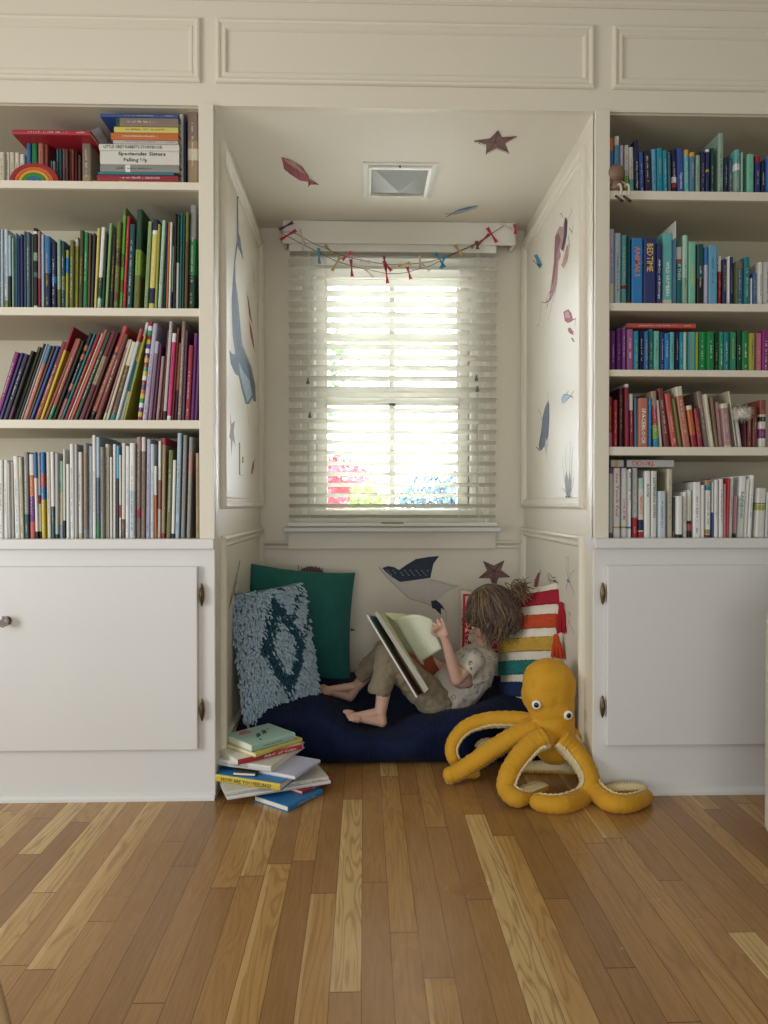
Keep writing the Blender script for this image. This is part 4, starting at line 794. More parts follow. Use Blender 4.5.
decal('thin grey brittle-star sticker near the front edge of the lower right panel', SR, [('line', [(569,580),(566.5,570),(567,558),(568.8,557.5),(568.5,570),(569,580)], 1, 'grey'), ('line', [(569,580),(571,574),(575,569)], 1, 'grey'), ('line', [(569,580),(566.3,588),(567,591)], 1.1, 'line'), ('line', [(569,580),(573,589),(575,595)], 1.1, 'line'), ('line', [(567.5,580),(570.5,582)], 3, 'line')])
decal('faint grey line-drawn jellyfish sticker low on the lower right panel', SR, [('line', [(570,613),(568.5,622),(567.5,630)], 1, 'grey'), ('line', [(569,621),(573,630),(574.5,634)], 1, 'line'), ('line', [(569,612),(571,615)], 1.4, 'line')])
# back wall
decal('navy-winged manta ray sticker on the back wall above the open book', SB, [
 ([(380,568),(385,574),(391,582),(400,590),(408,598),(420,602),(431,606),(438,600),(447,592),(460,586),(445,582),(432,579),(420,580),(400,581),(388,572)], 'white'),
 ([(382,568),(388,566),(394,567),(399,570),(406,565),(416,559),(428,557),(438.5,556),(433,564),(430,578),(415,580),(400,582),(392,577),(386,572)], 'navy'),
 ([(431,601),(436,600),(440,603),(445,610),(441,608),(441,615),(435,609),(432,608)], 'navy'),
 ('line', [(379,567),(385,575),(393,583),(401,591),(410,599),(422,602),(431,606)], .9, 'line'), ('line', [(438.5,556),(433,564),(430,578)], .9, 'dark'), ('line', [(430,580),(440,582),(452,586),(460,586)], .6, 'line'), ('line', [(441,603),(446,612),(446,620)], .7, 'grey')]+[('line', [(387+i*1.9, 570+(i % 3)*2.2), (388.2+i*1.9, 571+(i % 3)*2.2)], .9, 'ltblue') for i in range(22) if not 4 < i < 7])
star(494, 571, [(483,561),(493.5,570),(504,560.5),(509.5,577),(494,588),(478.5,577)][0:1]+[(504,560.5),(510,577),(494,590),(478.5,578)], 'dusk', 'brown', SB, 'brown starfish sticker on the back wall above the child', .42)
decal('brown sea anemone sticker peeking above the teal pillow', SB, [([(299,572),(303,568),(311,566),(320,568),(324,572),(322,576),(300,576)], 'dusk')]+[('line', [(300+i*2.6, 573), (298+i*3.1, 565.5+(i % 3)*1.2)], 1.2, 'brown') for i in range(9)])
# light switch plate
lo, hi = atx(239, 450, XL), atx(242.8, 484, XL)
sw = MB(); y0_, y1_ = lo.y, hi.y; zz0, zz1 = hi.z-.0, lo.z
o = MB().box((XL+.0002, y0_, .985), (XL+.005, y0_+.072, 1.10)).build('light_switch', mat('switch_ivory', '#DED8C4', .35)); bevel(o, .002)
recenter(o); tag(o, 'small ivory light switch plate on the left niche wall', 'light switch')
MB().box((XL+.004, y0_+.031, 1.03), (XL+.011, y0_+.041, 1.052)).build('toggle', mat('switch_ivory', '#DED8C4', .35), o)
# ================================================================ GARLAND
gt = empty('peg_garland', (aty(392, 230, YB-.06).x, YB-.06, H-.03), 'two swagged strings of little coloured clothes-peg bows pinned over the blind', 'garland')
YGL = YB-.0475
TW = mat('twine', '#6E5E4A', .8)
def swag(P): return catmull([aty(x, y, YGL) for x, y in P], 6)
s1 = [(281,232),(294,233),(313,243),(330,250),(347,257),(366,261),(385,264),(403,264.5),(420,263),(436,260),(452,254),(468,247),(480,241),(492,233),(506,224.5)]
s2 = [(281,233),(291,238),(302,244),(318,252),(334,260),(352,266),(370,270),(388,273.5),(403,273),(415,270),(432,265),(446,258),(460,251),(473,246),(484,239),(494,232)]
for s_ in (s1, s2): MB().tube(swag(s_), .0013, 6).build('string', TW, gt, True)
def peg(px, py, L, ang, c, dy=0):
    m = mat('ribbon_'+c.strip('#').lower(), c, .6); p = aty(px, py, YGL-.004-dy); s = .0062; d = V((math.cos(ang), 0, -math.sin(ang))); e = V((-d.z, 0, d.x)); mb = MB(); l = L/2*s
    for sg in (-1, 1):        # two flared wings of a bow, knotted in the middle
        b0 = p; b1 = p+d*(sg*l); w0, w1 = 1.0*s*.3, 1.15*s*1.0
        q = [b0-e*w0, b0+e*w0, b1+e*w1, b1+e*w1*.0+d*sg*s*-.5, b1-e*w1]
        th = V((0, .0022, 0))
        mb.add([x-th for x in q]+[x+th for x in q], [(0,1,2,3,4), (9,8,7,6,5)]+[(i, 5+i, 5+(i+1) % 5, (i+1) % 5) for i in range(5)])
        mb.tube([p+d*sg*s*.3-V((0,.002,0)), p+d*(sg*l*.75)-V((0,.004,0))], [.0025, .0035], 6)
    mb.ball(p-V((0,.002,0)), .0036, 0, 8, 6)
    mb.build('bow', m, gt)
pi = math.pi
for a_ in ((286,226,11,-.5,'#6E3A62'), (288,235,13,-.55,'#C03048'), (302,236,10,1.3,'#D8D0B0'), (303,244,9,1.6,'#D9D4BE'), (319,256,11,1.5,'#2C94B8'), (329,249,8,.8,'#B8A468'), (336,264,11,2.1,'#B9A85E'), (347,256,9,-.7,'#D04458'), (351.5,268,12,1.5,'#A82C4C'), (365,261,7,.2,'#CFC6AE'), (369,273,9,.8,'#D8D4C4'), (384.5,261,7,1.5,'#8C4458'), (386.5,274,13,1.45,'#B02440'), (387.5,266,9,.9,'#C22C44'),
           (404,264.5,9,-.2,'#C9AE58'), (420,262,9,1.5,'#BFB48E'), (426,267,8,.8,'#D4CFB8'), (409,273,9,1.3,'#C04860'), (440,260,12,1.0,'#2A90B4'), (443,262,10,1.9,'#2C9AC0'), (459,250,9,.9,'#C8A860'), (474,245,6,-.8,'#8A6A48'), (477,245,6,1.4,'#5E3E2E'), (483,240,12,-.75,'#A23A50'), (492,235,12,1.0,'#C22C40'), (506,226,9,.5,'#D8D2BE'), (515,229,7,1.5,'#C83040')):
    peg(*a_)
# ================================================================ SOFT THINGS
def fabric(name, c, weave=0, dark=.12, rough=.85, wr=.25, ws=18, cord=0, sheen=.08):
    m = mat(name, c, rough, noise_s=25, noise_a=dark, **{'Sheen Weight': sheen, 'Sheen Roughness': .5, 'Specular IOR Level': .2}); nt = m.node_tree; b = nt.nodes['Principled BSDF']
    tc = nd(nt, 'ShaderNodeTexCoord'); n = nd(nt, 'ShaderNodeTexNoise'); n.inputs['Scale'].default_value = ws; n.inputs['Detail'].default_value = 5; nt.links.new(tc.outputs['Object'], n.inputs['Vector'])
    h = n.outputs['Fac']
    if cord:
        sp = nd(nt, 'ShaderNodeSeparateXYZ'); nt.links.new(tc.outputs['Object'], sp.inputs[0])
        h = math_(nt, 'ADD', h, math_(nt, 'MULTIPLY', math_(nt, 'SINE', math_(nt, 'MULTIPLY', sp.outputs[0], cord)), .12))
    bp = nd(nt, 'ShaderNodeBump'); bp.inputs['Strength'].default_value = wr; bp.inputs['Distance'].default_value = .012; nt.links.new(h, bp.inputs['Height']); nt.links.new(bp.outputs[0], b.inputs['Normal'])
    return m
NAVY = fabric('navy_corduroy', '#0B1736', wr=.35, cord=700, sheen=.02)
# floor cushion: deep soft mattress sagging under the child
def cushion_mesh():
    nu, nv = 110, 70; vs = []; fs = []
    x0, x1, y0, y1 = XL+.012, XR-.012, .235, ND-.03
    def top(x, y):
        z = .175
        z += .045*math.exp(-((x+.22)/.16)**2)                       # puffed left end
        z += .01*math.exp(-((x-.5)/.2)**2)
        z -= .080*math.exp(-(((x-.05)/.14)**2+((y-.33)/.22)**2))       # near foot
        z -= .080*math.exp(-(((x-.28)/.16)**2+((y-.53)/.13)**2))       # seat
        z -= .05*math.exp(-(((x+.09)/.14)**2+((y-.56)/.11)**2))
        z += .010*noise.noise(V((x*6, y*6, 3)))+.005*math.sin(x*38+6*noise.noise(V((x*3, y*4, 1))))*math.exp(-((y-.25)/.16)**2)
        return z
    for i in range(nu+1):
        for j in range(nv+1):
            u = i/nu*2-1; v = j/nv*2-1
            # v runs round the front lip, over the top, to the back
            x = (x0+x1)/2+(x1-x0)/2*u
            ex = (1-abs(u)**14)**.5 if abs(u) < 1 else 0
            a = v*math.pi/2*1.0
            sv = math.copysign(abs(math.sin(a))**.45, a) if v else 0
            y = (y0+y1)/2+(y1-y0)/2*sv
            lift = abs(math.cos(a))**.42 if abs(v) < 1 else 0
            zt_ = top(x, y)
            z = zt_*(.35+.65*lift*(.55+.45*ex))
            y += (.02*noise.noise(V((x*7, 0, z*9)))+.012*math.sin(x*30))*(1 if v < -.5 else 0)
            vs.append((x, y, z))
    k = len(vs)
    for i in range(nu+1):          # under side rounding in to the floor, front and back
        x = (x0+x1)/2+(x1-x0)/2*(i/nu*2-1)
        for (t, zf) in ((.012, .022), (.035, .004), (.06, .001)):
            vs.append((x, y0+t, zf))
    for i in range(nu):
        for j in range(nv): fs.append((i*(nv+1)+j, (i+1)*(nv+1)+j, (i+1)*(nv+1)+j+1, i*(nv+1)+j+1))
        a, b_ = i*(nv+1), (i+1)*(nv+1); p, q = k+i*3, k+(i+1)*3
        fs += [(a, p, q, b_), (p, p+1, q+1, q), (p+1, p+2, q+2, q+1)]
    me = mesh('floor_cushion', vs, fs); return me
fc = link('floor_cushion', cushion_mesh(), NAVY, smooth=True)
s_ = fc.modifiers.new('s', 'SMOOTH'); s_.iterations = 3; bake(fc)
recenter(fc); tag(fc, 'big navy corduroy floor cushion filling the floor of the niche', 'floor cushion')
def pillow_pt(u, v, w, h, t, pinch=.1, side=1):
    """u,v in -1..1"""
    px = w/2*u*(1-pinch*(1-abs(v)**2)*.0)*(1-pinch*.5*(1-v*v)*abs(u)**3); py = h/2*v*(1-pinch*.5*(1-u*u)*abs(v)**3)
    z = t/2*((1-abs(u)**2.1)*(1-abs(v)**2.1))**.62
    return V((px, py, side*z))
def pillow_mesh(w, h, t, n=44, pinch=.1, wr=.006, seed=0, sag=0):
    vs = []; fs = []
    for side in (1, -1):
        for i in range(n+1):
            for j in range(n+1):
                u, v = i/n*2-1, j/n*2-1; u = math.sin(u*math.pi/2)*.25+u*.75; v = math.sin(v*math.pi/2)*.25+v*.75
                p = pillow_pt(u, v, w, h, t, pinch, side)
                e = (1-abs(u)**4)*(1-abs(v)**4); q = noise.noise(V((u*2.2+seed, v*2.2, side*3)))*wr*e+noise.noise(V((u*7+seed, v*3, side)))*wr*.4*e
                p.z += side*q-sag*(1-v)*0; vs.append(p)
    N = (n+1)**2; edge = set()
    rep = {}
    for i in range(n+1):
        for j in range(n+1):
            k = i*(n+1)+j
            if i in (0, n) or j in (0, n): rep[N+k] = k
    for i in range(n):
        for j in range(n):
            a = [i*(n+1)+j, (i+1)*(n+1)+j, (i+1)*(n+1)+j+1, i*(n+1)+j+1]; fs.append(tuple(a))
            b_ = [rep.get(N+x, N+x) for x in reversed(a)]; fs.append(tuple(b_))
    me = mesh('pillow', vs, fs); bm = bmesh.new(); bm.from_mesh(me); bmesh.ops.delete(bm, geom=[v for v in bm.verts if not v.link_faces], context='VERTS'); bm.to_mesh(me); bm.free()
    return me
def frame_from(C, U, Vv):
    U = V(U).normalized(); Vv = (V(Vv)-U*V(Vv).dot(U)).normalized(); N = U.cross(Vv)
    M = Matrix((U, Vv, N)).transposed().to_4x4(); M.translation = V(C); return M
# teal pillow against the back wall
A, B_, Cc = aty(250, 563, .86), aty(353, 577, .86), aty(263, 676, .74)
TEAL = fabric('teal_cotton', '#215F59', wr=.3, ws=9)
def pillow(name, C, U, Vv, w, h, t, m, label, **kw):
    M = frame_from(C, U, Vv); me = pillow_mesh(w, h, t, **kw); o = link(name, me, m, smooth=True)
    b_ = min((M @ v.co).z for v in me.vertices)
    o.location = M.translation; o.rotation_euler = M.to_euler(); tag(o, label, 'pillow'); return o, M
tp, TM = pillow('throw_pillow', aty(300, 624, .70), V((.92, .34, -.12)), V((-.015, .22, .97)), .45, .45, .16, TEAL, 'plain teal square pillow leaning against the back wall', seed=1, wr=.012, pinch=.12)
MB().tube([TM @ V((.215, -.01, -.0)), TM @ V((.235, -.012, 0))], [.006, .001], 6, flat=.3).build('seam_tab', TEAL, tp)
# shaggy pillow leaning on the left wall
SHB = fabric('slate_cotton', '#5F7A86'); YA, YBm = mat('yarn_greyblue', '#A6BCCA', .85, noise_s=40, noise_a=.2), mat('yarn_teal', '#1B4A5C', .85, noise_s=40, noise_a=.2)
cS = aty(273, 650, .37)
sp_, SM = pillow('shaggy_pillow', cS+V((0, 0, 0)), V((.80, .58, .07)), V((-.17, .12, 1)), .295, .44, .11, SHB, 'shaggy grey-blue pillow with dark teal yarn zigzag leaning on the left niche wall', seed=4, pinch=.06)
rr = random.Random(11); mb = MB()
def dark_at(u, v):      # concentric lozenge outline plus side zigzags
    d = abs(u-.08)/.62+abs(v-.08)/.92
    z = abs(v+.95-abs(u-.1)*.9)
    return (.52 < d < .92) or (d > 1.0 and u > .35 and v > -.05 and (v-u) % .55 < .12)
n_ = 50
for i in range(n_):
    for j in range(int(n_*1.25)):
        u = (i+rr.random())/n_*2-1; v = (j+rr.random())/(n_*1.25)*2-1; u *= .99; v *= .99
        p = pillow_pt(u, v, .295, .44, .11, .06, 1)   # yarn side faces the room
        nrm = V((u*.7, v*.6, 1)).normalized()
        dr = (nrm*.8+V((rr.uniform(-.5, .5), rr.uniform(-1.1, .1), 0))).normalized(); L = rr.uniform(.018, .030)
        a_ = p-nrm*.002; b1 = a_+dr*L*.55+V((0, 0, 0)); c1 = b1+(dr+V((rr.uniform(-.5, .5), -.8, .2))).normalized()*L*.6
        dk = dark_at(u+rr.uniform(-.03, .03), v+rr.uniform(-.03, .03))
        mb.tube([a_, b1, c1], [.0030, .0036, .0028], 5, 1 if dk else 0)
me = mesh('shag', mb.v, mb.f, mb.m); shag = link('shag_yarn', me, [YA, YBm]); shag.parent = sp_; tag(shag, 'tufted grey-blue and dark teal yarn', kind='stuff')
for p in me.polygons: p.use_smooth = True
# red and white pillow behind the child
def lobster_mat():
    m = bpy.data.materials.new('red_print_cotton'); m.use_nodes = True; nt = m.node_tree; b = nt.nodes['Principled BSDF']; b.inputs['Roughness'].default_value = .85
    tc = nd(nt, 'ShaderNodeTexCoord'); s = nd(nt, 'ShaderNodeSeparateXYZ'); nt.links.new(tc.outputs['Object'], s.inputs[0]); X, Y = s.outputs[0], s.outputs[1]
    ax, ay = math_(nt, 'ABSOLUTE', X), math_(nt, 'ABSOLUTE', Y); mxx = math_(nt, 'MAXIMUM', ax, ay)
    border = math_(nt, 'MULTIPLY', math_(nt, 'GREATER_THAN', mxx, .160), math_(nt, 'LESS_THAN', mxx, .170))
    n = nd(nt, 'ShaderNodeTexNoise'); n.inputs['Scale'].default_value = 14; nt.links.new(tc.outputs['Object'], n.inputs['Vector'])
    tot = border
    for (cx, cy, r, rin) in ((-.135, .045, .036, .0), (-.125, -.015, .045, .022), (-.14, -.085, .034, .012), (-.10, -.13, .04, .02), (-.02, .0, .07, .0), (.06, -.02, .05, .02)):
        d = math_(nt, 'SQRT', math_(nt, 'ADD', math_(nt, 'POWER', math_(nt, 'ADD', X, -cx), 2.0), math_(nt, 'POWER', math_(nt, 'ADD', Y, -cy), 2.0)))
        d = math_(nt, 'ADD', d, math_(nt, 'MULTIPLY', math_(nt, 'SUBTRACT', n.outputs['Fac'], .5), .05))
        k = math_(nt, 'MULTIPLY', math_(nt, 'LESS_THAN', d, r), math_(nt, 'GREATER_THAN', d, rin)); tot = math_(nt, 'MAXIMUM', tot, k)
    v = nd(nt, 'ShaderNodeTexVoronoi', feature='DISTANCE_TO_EDGE'); v.inputs['Scale'].default_value = 42; nt.links.new(tc.outputs['Object'], v.inputs['Vector'])
    lines = math_(nt, 'GREATER_THAN', v.outputs[0], .06)
    nt.links.new(mixc(nt, math_(nt, 'MULTIPLY', tot, math_(nt, 'MAXIMUM', lines, border)), lin('#D8CFC0'), lin('#C01F30')), b.inputs['Base Color']); return m
rp, RM = pillow('printed_pillow', aty(503, 637, .80), V((1, -.04, -.05)), V((.03, .28, .95)), .37, .38, .11, lobster_mat(), 'white pillow with red sea-creature print and red border behind the child', seed=7)
# striped tufted pillow with tassels
CRM = fabric('cream_cotton', '#DCD3C2', wr=.2)
PT = aty(560, 586, .36); PBn = aty(546, 702, .30); PF = aty(507, 612, .66)
Uv = V((-.30, .52, -.13)); Vd = V((.19, .07, 1.0))
SPW, SPH, SPT = .34, .46, .11
cP = aty(531, 647, .47)
stp, STM = pillow('striped_pillow', cP, Uv, Vd, SPW, SPH, SPT, CRM, 'cream pillow with red, orange, yellow, teal and navy tufted stripes beside the octopus', seed=9, pinch=.08)
for (c, nm, va_, vb_) in (('#98142A', 'red', .62, .86), ('#B84620', 'orange', .25, .47), ('#B8943A', 'yellow', -.10, .12), ('#1F6E68', 'teal', -.45, -.23), ('#142A52', 'navy', -.80, -.56)):
    for side in (1, -1):
        nu, nv = 90, 16; vs = []; fs = []; rr = random.Random(nm)
        for i in range(nu+1):
            for j in range(nv+1):
                u = (i/nu*2-1)*.97; v = va_+(vb_-va_)*j/nv + .02*noise.noise(V((i*.35, side*2, 5 if j > nv/2 else 0)))
                p = pillow_pt(u, v, SPW, SPH, SPT, .08, side); e = 0 if j in (0, nv) or i in (0, nu) else 1
                p.z += side*(.003+e*(.006+.0035*rr.random()))*1.0; vs.append(p)
        for i in range(nu):
            for j in range(nv):
                q = (i*(nv+1)+j, (i+1)*(nv+1)+j, (i+1)*(nv+1)+j+1, i*(nv+1)+j+1); fs.append(q if side > 0 else q[::-1])
        if side == -1 or True:
            o = link('tufted_stripe', mesh('stripe', vs, fs), mat('tuft_'+nm, c, .9, noise_s=150, noise_a=.35)); o.parent = stp; o['label'] = f'{nm} tufted stripe'
for (c, nm, p0, L) in (('#A01226', 'red', aty(561, 606, .30), .095), ('#C2441C', 'orange', aty(556, 638, .30), .07)):
    tt = MB(); rr = random.Random(nm)
    tt.ball(p0+V((0, 0, .004)), (.010, .009, .011), 0, 10, 7)
    for k in range(90):
        a_ = rr.uniform(0, 6.28); r_ = rr.random()**.5; d = V((math.cos(a_)*r_, math.sin(a_)*r_, 0))
        tt.tube([p0+d*.007, p0+d*.016+V((.004, 0, -L*.4)), p0+d*.026+V((.008, 0, -L*rr.uniform(.9, 1)))], [.0018, .002, .0016], 4)
    o = tt.build('tassel', mat('tuft_'+nm, c, .9, noise_s=150, noise_a=.35), None); o.parent = stp; o.matrix_parent_inverse = wm(stp).inverted(); o['label'] = f'{nm} yarn tassel'
# ================================================================ OCTOPUS
OC = fabric('mustard_velvet', '#C89426', wr=.35, ws=28, rough=.7, dark=.10); OU = fabric('cream_plush', '#D9C79A', wr=.3, ws=40)
oroot = empty('octopus_plush', (aty(550, 735, .08).x, .08, 0), 'large mustard yellow plush octopus sitting on the floor at the right of the niche', 'soft toy')
ob = MB(); Y0 = .10
for (px, py, y, r, sx) in ((549, 683, Y0, .079, 1.07), (548, 693, Y0, .081, 1.05), (551, 706, Y0-.005, .073, 1.02), (553, 720, Y0-.01, .066, 1.05), (553, 734, Y0-.01, .062, 1.1), (554, 747, Y0, .055, 1.1)):
    p = aty(px, py, y); ob.ball(p, (r*sx, r*.95, r), 0, 24, 16)
EY = [aty(537.5, 706, .02), aty(570, 715, .03)]
# find eye positions on the face surface
ef = [V((EY[0].x+.004, .048, EY[0].z)), V((EY[1].x-.008, .045, EY[1].z))]
for e in ef: ob.ball(e, (.021, .018, .021), 0, 14, 10)
for (px, py, y) in ((536, 730, .07), (530, 728, .1), (565, 735, .06), (571, 738, .09), (545, 738, .04)):
    ob.ball(aty(px, py, y), .034, 0, 14, 10)
body = blob('body', ob, OC, oroot, vox=.005, smooth=7, disp=lambda c: .0025*noise.noise(c*28)+.0012*noise.noise(c*70))
for e, out in zip(ef, (V((-.28, -1, .02)), V((.12, -1, -.02)))):
    out.normalize(); M = out.to_track_quat('Z', 'Y').to_matrix()
    c = e+out*.0165
    ey = MB().ball(c, (.0145, .0145, .0055), 0, 18, 10, M).build('eye', mat('eye_white', '#E6E6E2', .15), oroot, True)
    MB().ball(c+out*.0035, (.0085, .0085, .004), 0, 16, 8, M).build('pupil', mat('eye_black', '#0B0B0D', .08), ey, True)
def arm(pts, r0, r1, center, tipr=None, n=20, fr=.55):
    P = []
    for q in pts:
        if q[2] == 'f':
            r_ = q[3] if len(q) > 3 else .024; P.append(atz(q[0], q[1], r_))
        else: P.append(aty(*q))
    C = catmull(P, 9); N = len(C); c0 = V(center) if not callable(center) else None
    vs = []; fs = []; mi = []; pu = None; sk = MB(); seg = 22
    rr = random.Random(int(pts[0][0]*10+pts[1][1]))
    for i, p in enumerate(C):
        t = (C[min(i+1, N-1)]-C[max(i-1, 0)]).normalized(); s = i/(N-1)
        r = r0+(r1-r0)*s**1.1
        if s > .9: r *= math.sqrt(max(.02, 1-((s-.9)/.1)**2))*1.0
        r *= 1+.035*math.sin(i*2.1)+.02*rr.uniform(-1, 1)
        u = (c0-p); u -= t*u.dot(t)
        if u.length < 1e-4: u = t.orthogonal()
        u.normalize()
        if pu is not None:
            u = (u*.35+pu*.65); u -= t*u.dot(t); u.normalize()
        pu = u; w = t.cross(u)
        for j in range(seg):
            a = 2*math.pi*j/seg; k = r*(1-.10*(math.cos(a) > .5)); vs.append(p+(u*math.cos(a)+w*math.sin(a))*k)
        if 0 < i < N-1 and s > .06:
            for sg in (-1, 1):
                a = sg*fr*1.55; q = p+(u*math.cos(a)+w*math.sin(a))*(r*1.0); sk.ball(q, r*.15, 0, 6, 4)
    for i in range(N-1):
        for j in range(seg):
            fs.append((i*seg+j, i*seg+(j+1) % seg, (i+1)*seg+(j+1) % seg, (i+1)*seg+j)); a = 2*math.pi*(j+.5)/seg
            mi.append(1 if math.cos(a) > math.cos(fr*1.5) else 0)
    vs += [C[0], C[-1]]; k = N*seg
    for j in range(seg): fs += [(k, (j+1) % seg, j), (k+1, (N-1)*seg+j, (N-1)*seg+(j+1) % seg)]; mi += [0, 0]
    o = link('tentacle', mesh('tentacle', vs, fs, mi), [OC, OU], oroot, True)
    sk.build('sucker_trim', OU, o, True)
    return o
def ctr(px, py, y): return aty(px, py, y)
arm([(532,722,.13),(508,720,.16),(486,721,.18),(466,728,.18),(454,742,.17),(453,756,.155),(464,770,'f',.02),(480,775,'f',.017)], .031, .019, ctr(478, 745, .16))
arm([(536,730,.07),(518,735,.07),(498,746,.07),(474,762,.08),(456,773,.09),(443,776.5,'f',.025)], .032, .025, ctr(500, 790, .3))
arm([(545,738,.03),(532,745,.02),(519,759,-.005),(509,775,-.035),(507,789,-.055),(517,798,'f',.028),(532,792,'f',.024),(547,786,'f',.02)], .037, .022, ctr(540, 775, -.02))
arm([(560,738,.03),(572,750,.02),(584,766,-.01),(589,782,-.035),(581,797,-.06),(564,804,'f',.022),(546,804,'f',.021),(529,800,'f',.02)], .036, .023, ctr(553, 778, -.02))
arm([(568,738,.07),(580,757,.05),(590,778,.02),(598,793,'f',.03),(610,802,'f',.026),(626,804,'f',.024),(640,800,'f',.022),(650,794,'f',.018)], .035, .021, ctr(622, 770, .0))
arm([(571,742,.13),(584,766,.11),(594,783,.06),(604,792,-.03),(622,789.5,-.045),(648,788,-.05)], .028, .0165, ctr(622, 770, -.09))
arm([(560,745,.14),(574,757,.155),(575,768,'f',.02),(556,767,'f',.021),(532,767,'f',.02),(505,767,'f',.018)], .026, .018, ctr(540, 700, -.3))
arm([(540,735,.15),(520,741,.19),(500,745,.20),(484,745,.21),(478,751,.2)], .027, .02, ctr(490, 735, -.2))
# ================================================================ BOOKS ON THE FLOOR
FG = 'books piled on the floor'
def pile_book(F, Rc, Lc, z0, z1, col, spine, label, title=None, bands=None, name='picture_book', lettering=True):
    """F,Rc,Lc: picture position of the front, right and left corners of the top face; spine 'R' = along F-R, 'L' = along F-L"""
    zf = z1; sh = V((0, -.022, 0)); dp = -2.5 if z0 > .08 else 0
    f_, r_, l_ = [atz(q[0], q[1]+dp, zf)+sh for q in (F, Rc, Lc)]
    if spine == 'R': X = (r_-f_); dep = l_-f_
    else: X = (l_-f_); dep = r_-f_
    hgt = X.length; X.normalize(); Z = V((0, 0, 1))
    if spine == 'R': Dp = Z.cross(X)                     # depth goes away from the camera
    else: Dp = X.cross(Z)
    Dp.normalize(); d = abs(dep.dot(Dp)); t = z1-z0
    # local x(thick)->up, y(depth)->Dp, z(height)-> such that system is right handed
    hz = Z.cross(Dp)                                     # = x cross y
    org = f_+X*hgt if hz.dot(X) < 0 else f_.copy()
    org = V((org.x, org.y, z0))
    M = Matrix((Z, Dp, hz)).transposed().to_4x4(); M.translation = org
    return make_book(name, t-.0004, d, hgt, [(0, 1, col)] if bands is None else bands, label, FG, M, title, seed=int(z0*9000))
pile_book((289, 803), (323, 786), (255, 792), 0, .018, 'brblue', 'R', 'blue-covered book at the very bottom of the floor pile')
pile_book((303, 788), (333, 774), (272, 770), .018, .030, 'red', 'R', 'red-covered book poking out right near the bottom of the floor pile')
pile_book((229, 794), (331, 778), (222, 776), .030, .040, 'white', 'R', 'lower white paperback in the floor pile')
pile_book((227, 789), (329, 774), (224, 770), .040, .052, 'offwhite', 'R', 'upper white picture book with a grey drawing in the floor pile')
b6 = pile_book((281, 781), (319, 761), (213, 771), .052, .074, 'brblue', 'L', 'blue book with yellow spine reading How Are You Feeling in the floor pile', ('HOW ARE YOU FEELING?', 'k', .12, .86, .55), [(0, 1, 'brblue')])
# yellow spine wrap
dd = b6.data; dd.materials.append(bm_('yellow'))
for p in dd.polygons:
    c = sum((dd.vertices[i].co for i in p.vertices), V())/len(p.vertices)
    if c.y < .006: p.material_index = len(dd.materials)-1
pile_book((296, 773), (321, 757), (262, 760), .074, .086, 'lavender', 'R', 'pale lavender-blue book sticking out right in the floor pile')
pile_book((257, 770.5), (263, 763.5), (236, 767.5), .074, .084, 'black', 'R', 'small black and white patterned book in the middle of the floor pile')
pile_book((272, 766), (313, 743), (211, 758), .086, .106, 'offwhite', 'L', 'off-white board book with rounded corner in the floor pile')
b3 = pile_book((239.5, 760), (303, 744.5), (224, 746), .106, .122, 'white', 'R', 'white book with red spine in the floor pile', ('ABC of Calm', 'w', .1, .62, .5), [(0, 1, 'white')])
for p in b3.data.polygons:
    if len(b3.data.materials) < 2: b3.data.materials.append(bm_('brred'))
    if sum((b3.data.vertices[i].co.y for i in p.vertices))/len(p.vertices) < .006: p.material_index = 1
pile_book((257, 753.5), (303, 738), (215, 743), .122, .135, 'ltyellow', 'R', 'cream-yellow book second from the top of the floor pile')
b1 = pile_book((253, 745), (296, 733), (221, 736), .135, .158, 'mint', 'R', 'mint green book on top of the floor pile', ('cat & sun', 'k', .35, .75, .4) if False else None)
# cover drawings on two top faces
def cover_marks(pts, z, m, nm='cover_print', parent=None):
    mb = MB(); 
    for P in pts: mb.add([atz(x, y-2.5, z+.0006)+V((0, -.022, 0)) for x, y in P], [tuple(range(len(P)))])
    o = mb.build(nm, m, parent); return o
cover_marks([[(240,732.5),(246,730.5),(252,731),(251,733.5),(246,734.5),(241,735.5)]], .158, mat('print_red', '#C07A78', .6), parent=b1)
cover_marks([[(257,734),(261,733),(262,736),(258,738)], [(262,731),(266,730),(268,733),(264,734.5)], [(259,739),(262,738.5),(263,740.5)], [(267,729),(269,728.5),(270,730)]], .158, mat('print_dark', '#34444A', .6), parent=b1)
# ================================================================ FURNITURE AT THE FRAME EDGES
CH = fabric('cream_upholstery', '#BDB5A4', wr=.15)
hx0 = aty(764.3, 720, -.33).x-.010
t = empty('upholstered_chair', (hx0+.3, -.56, 0), 'cream upholstered chair just entering the picture at the right edge', 'chair')
zc1 = aty(766, 606, -.33).z
bevel(MB().box((hx0, -.85, .03), (hx0+.09, -.33, zc1)).build('side_panel', CH, t), .03, 5)
bevel(MB().box((hx0+.085, -.83, .12), (hx0+.55, -.35, .42)).build('seat', CH, t), .03, 4)
bevel(MB().box((hx0+.085, -.43, .40), (hx0+.55, -.33, zc1+.1)).build('backrest', CH, t), .03, 4)
for dx, dy in ((.06, -.78), (.06, -.4), (.5, -.78), (.5, -.4)):
    MB().tube([(hx0+dx, dy, 0), (hx0+dx, dy, .12)], [.014, .02], 10).build('leg', mat('pale_wood', '#C8AE84', .5), t, True)
PWD = mat('pale_wood', '#C8AE84', .5)
t = empty('wooden_stool', (-.9, -1.1, 0), 'pale wooden stool whose splayed leg shows at the lower left corner', 'stool')
fo, tpx = aty(24, 1100, -1.1), aty(-3, 1000, -1.1)
d = (tpx-fo)/(tpx.z-fo.z); fo = fo-d*fo.z; ctrx = fo.x-.26
MB().tube([fo, fo+d*.44], [.009, .012], 12).build('leg', PWD, t, True)
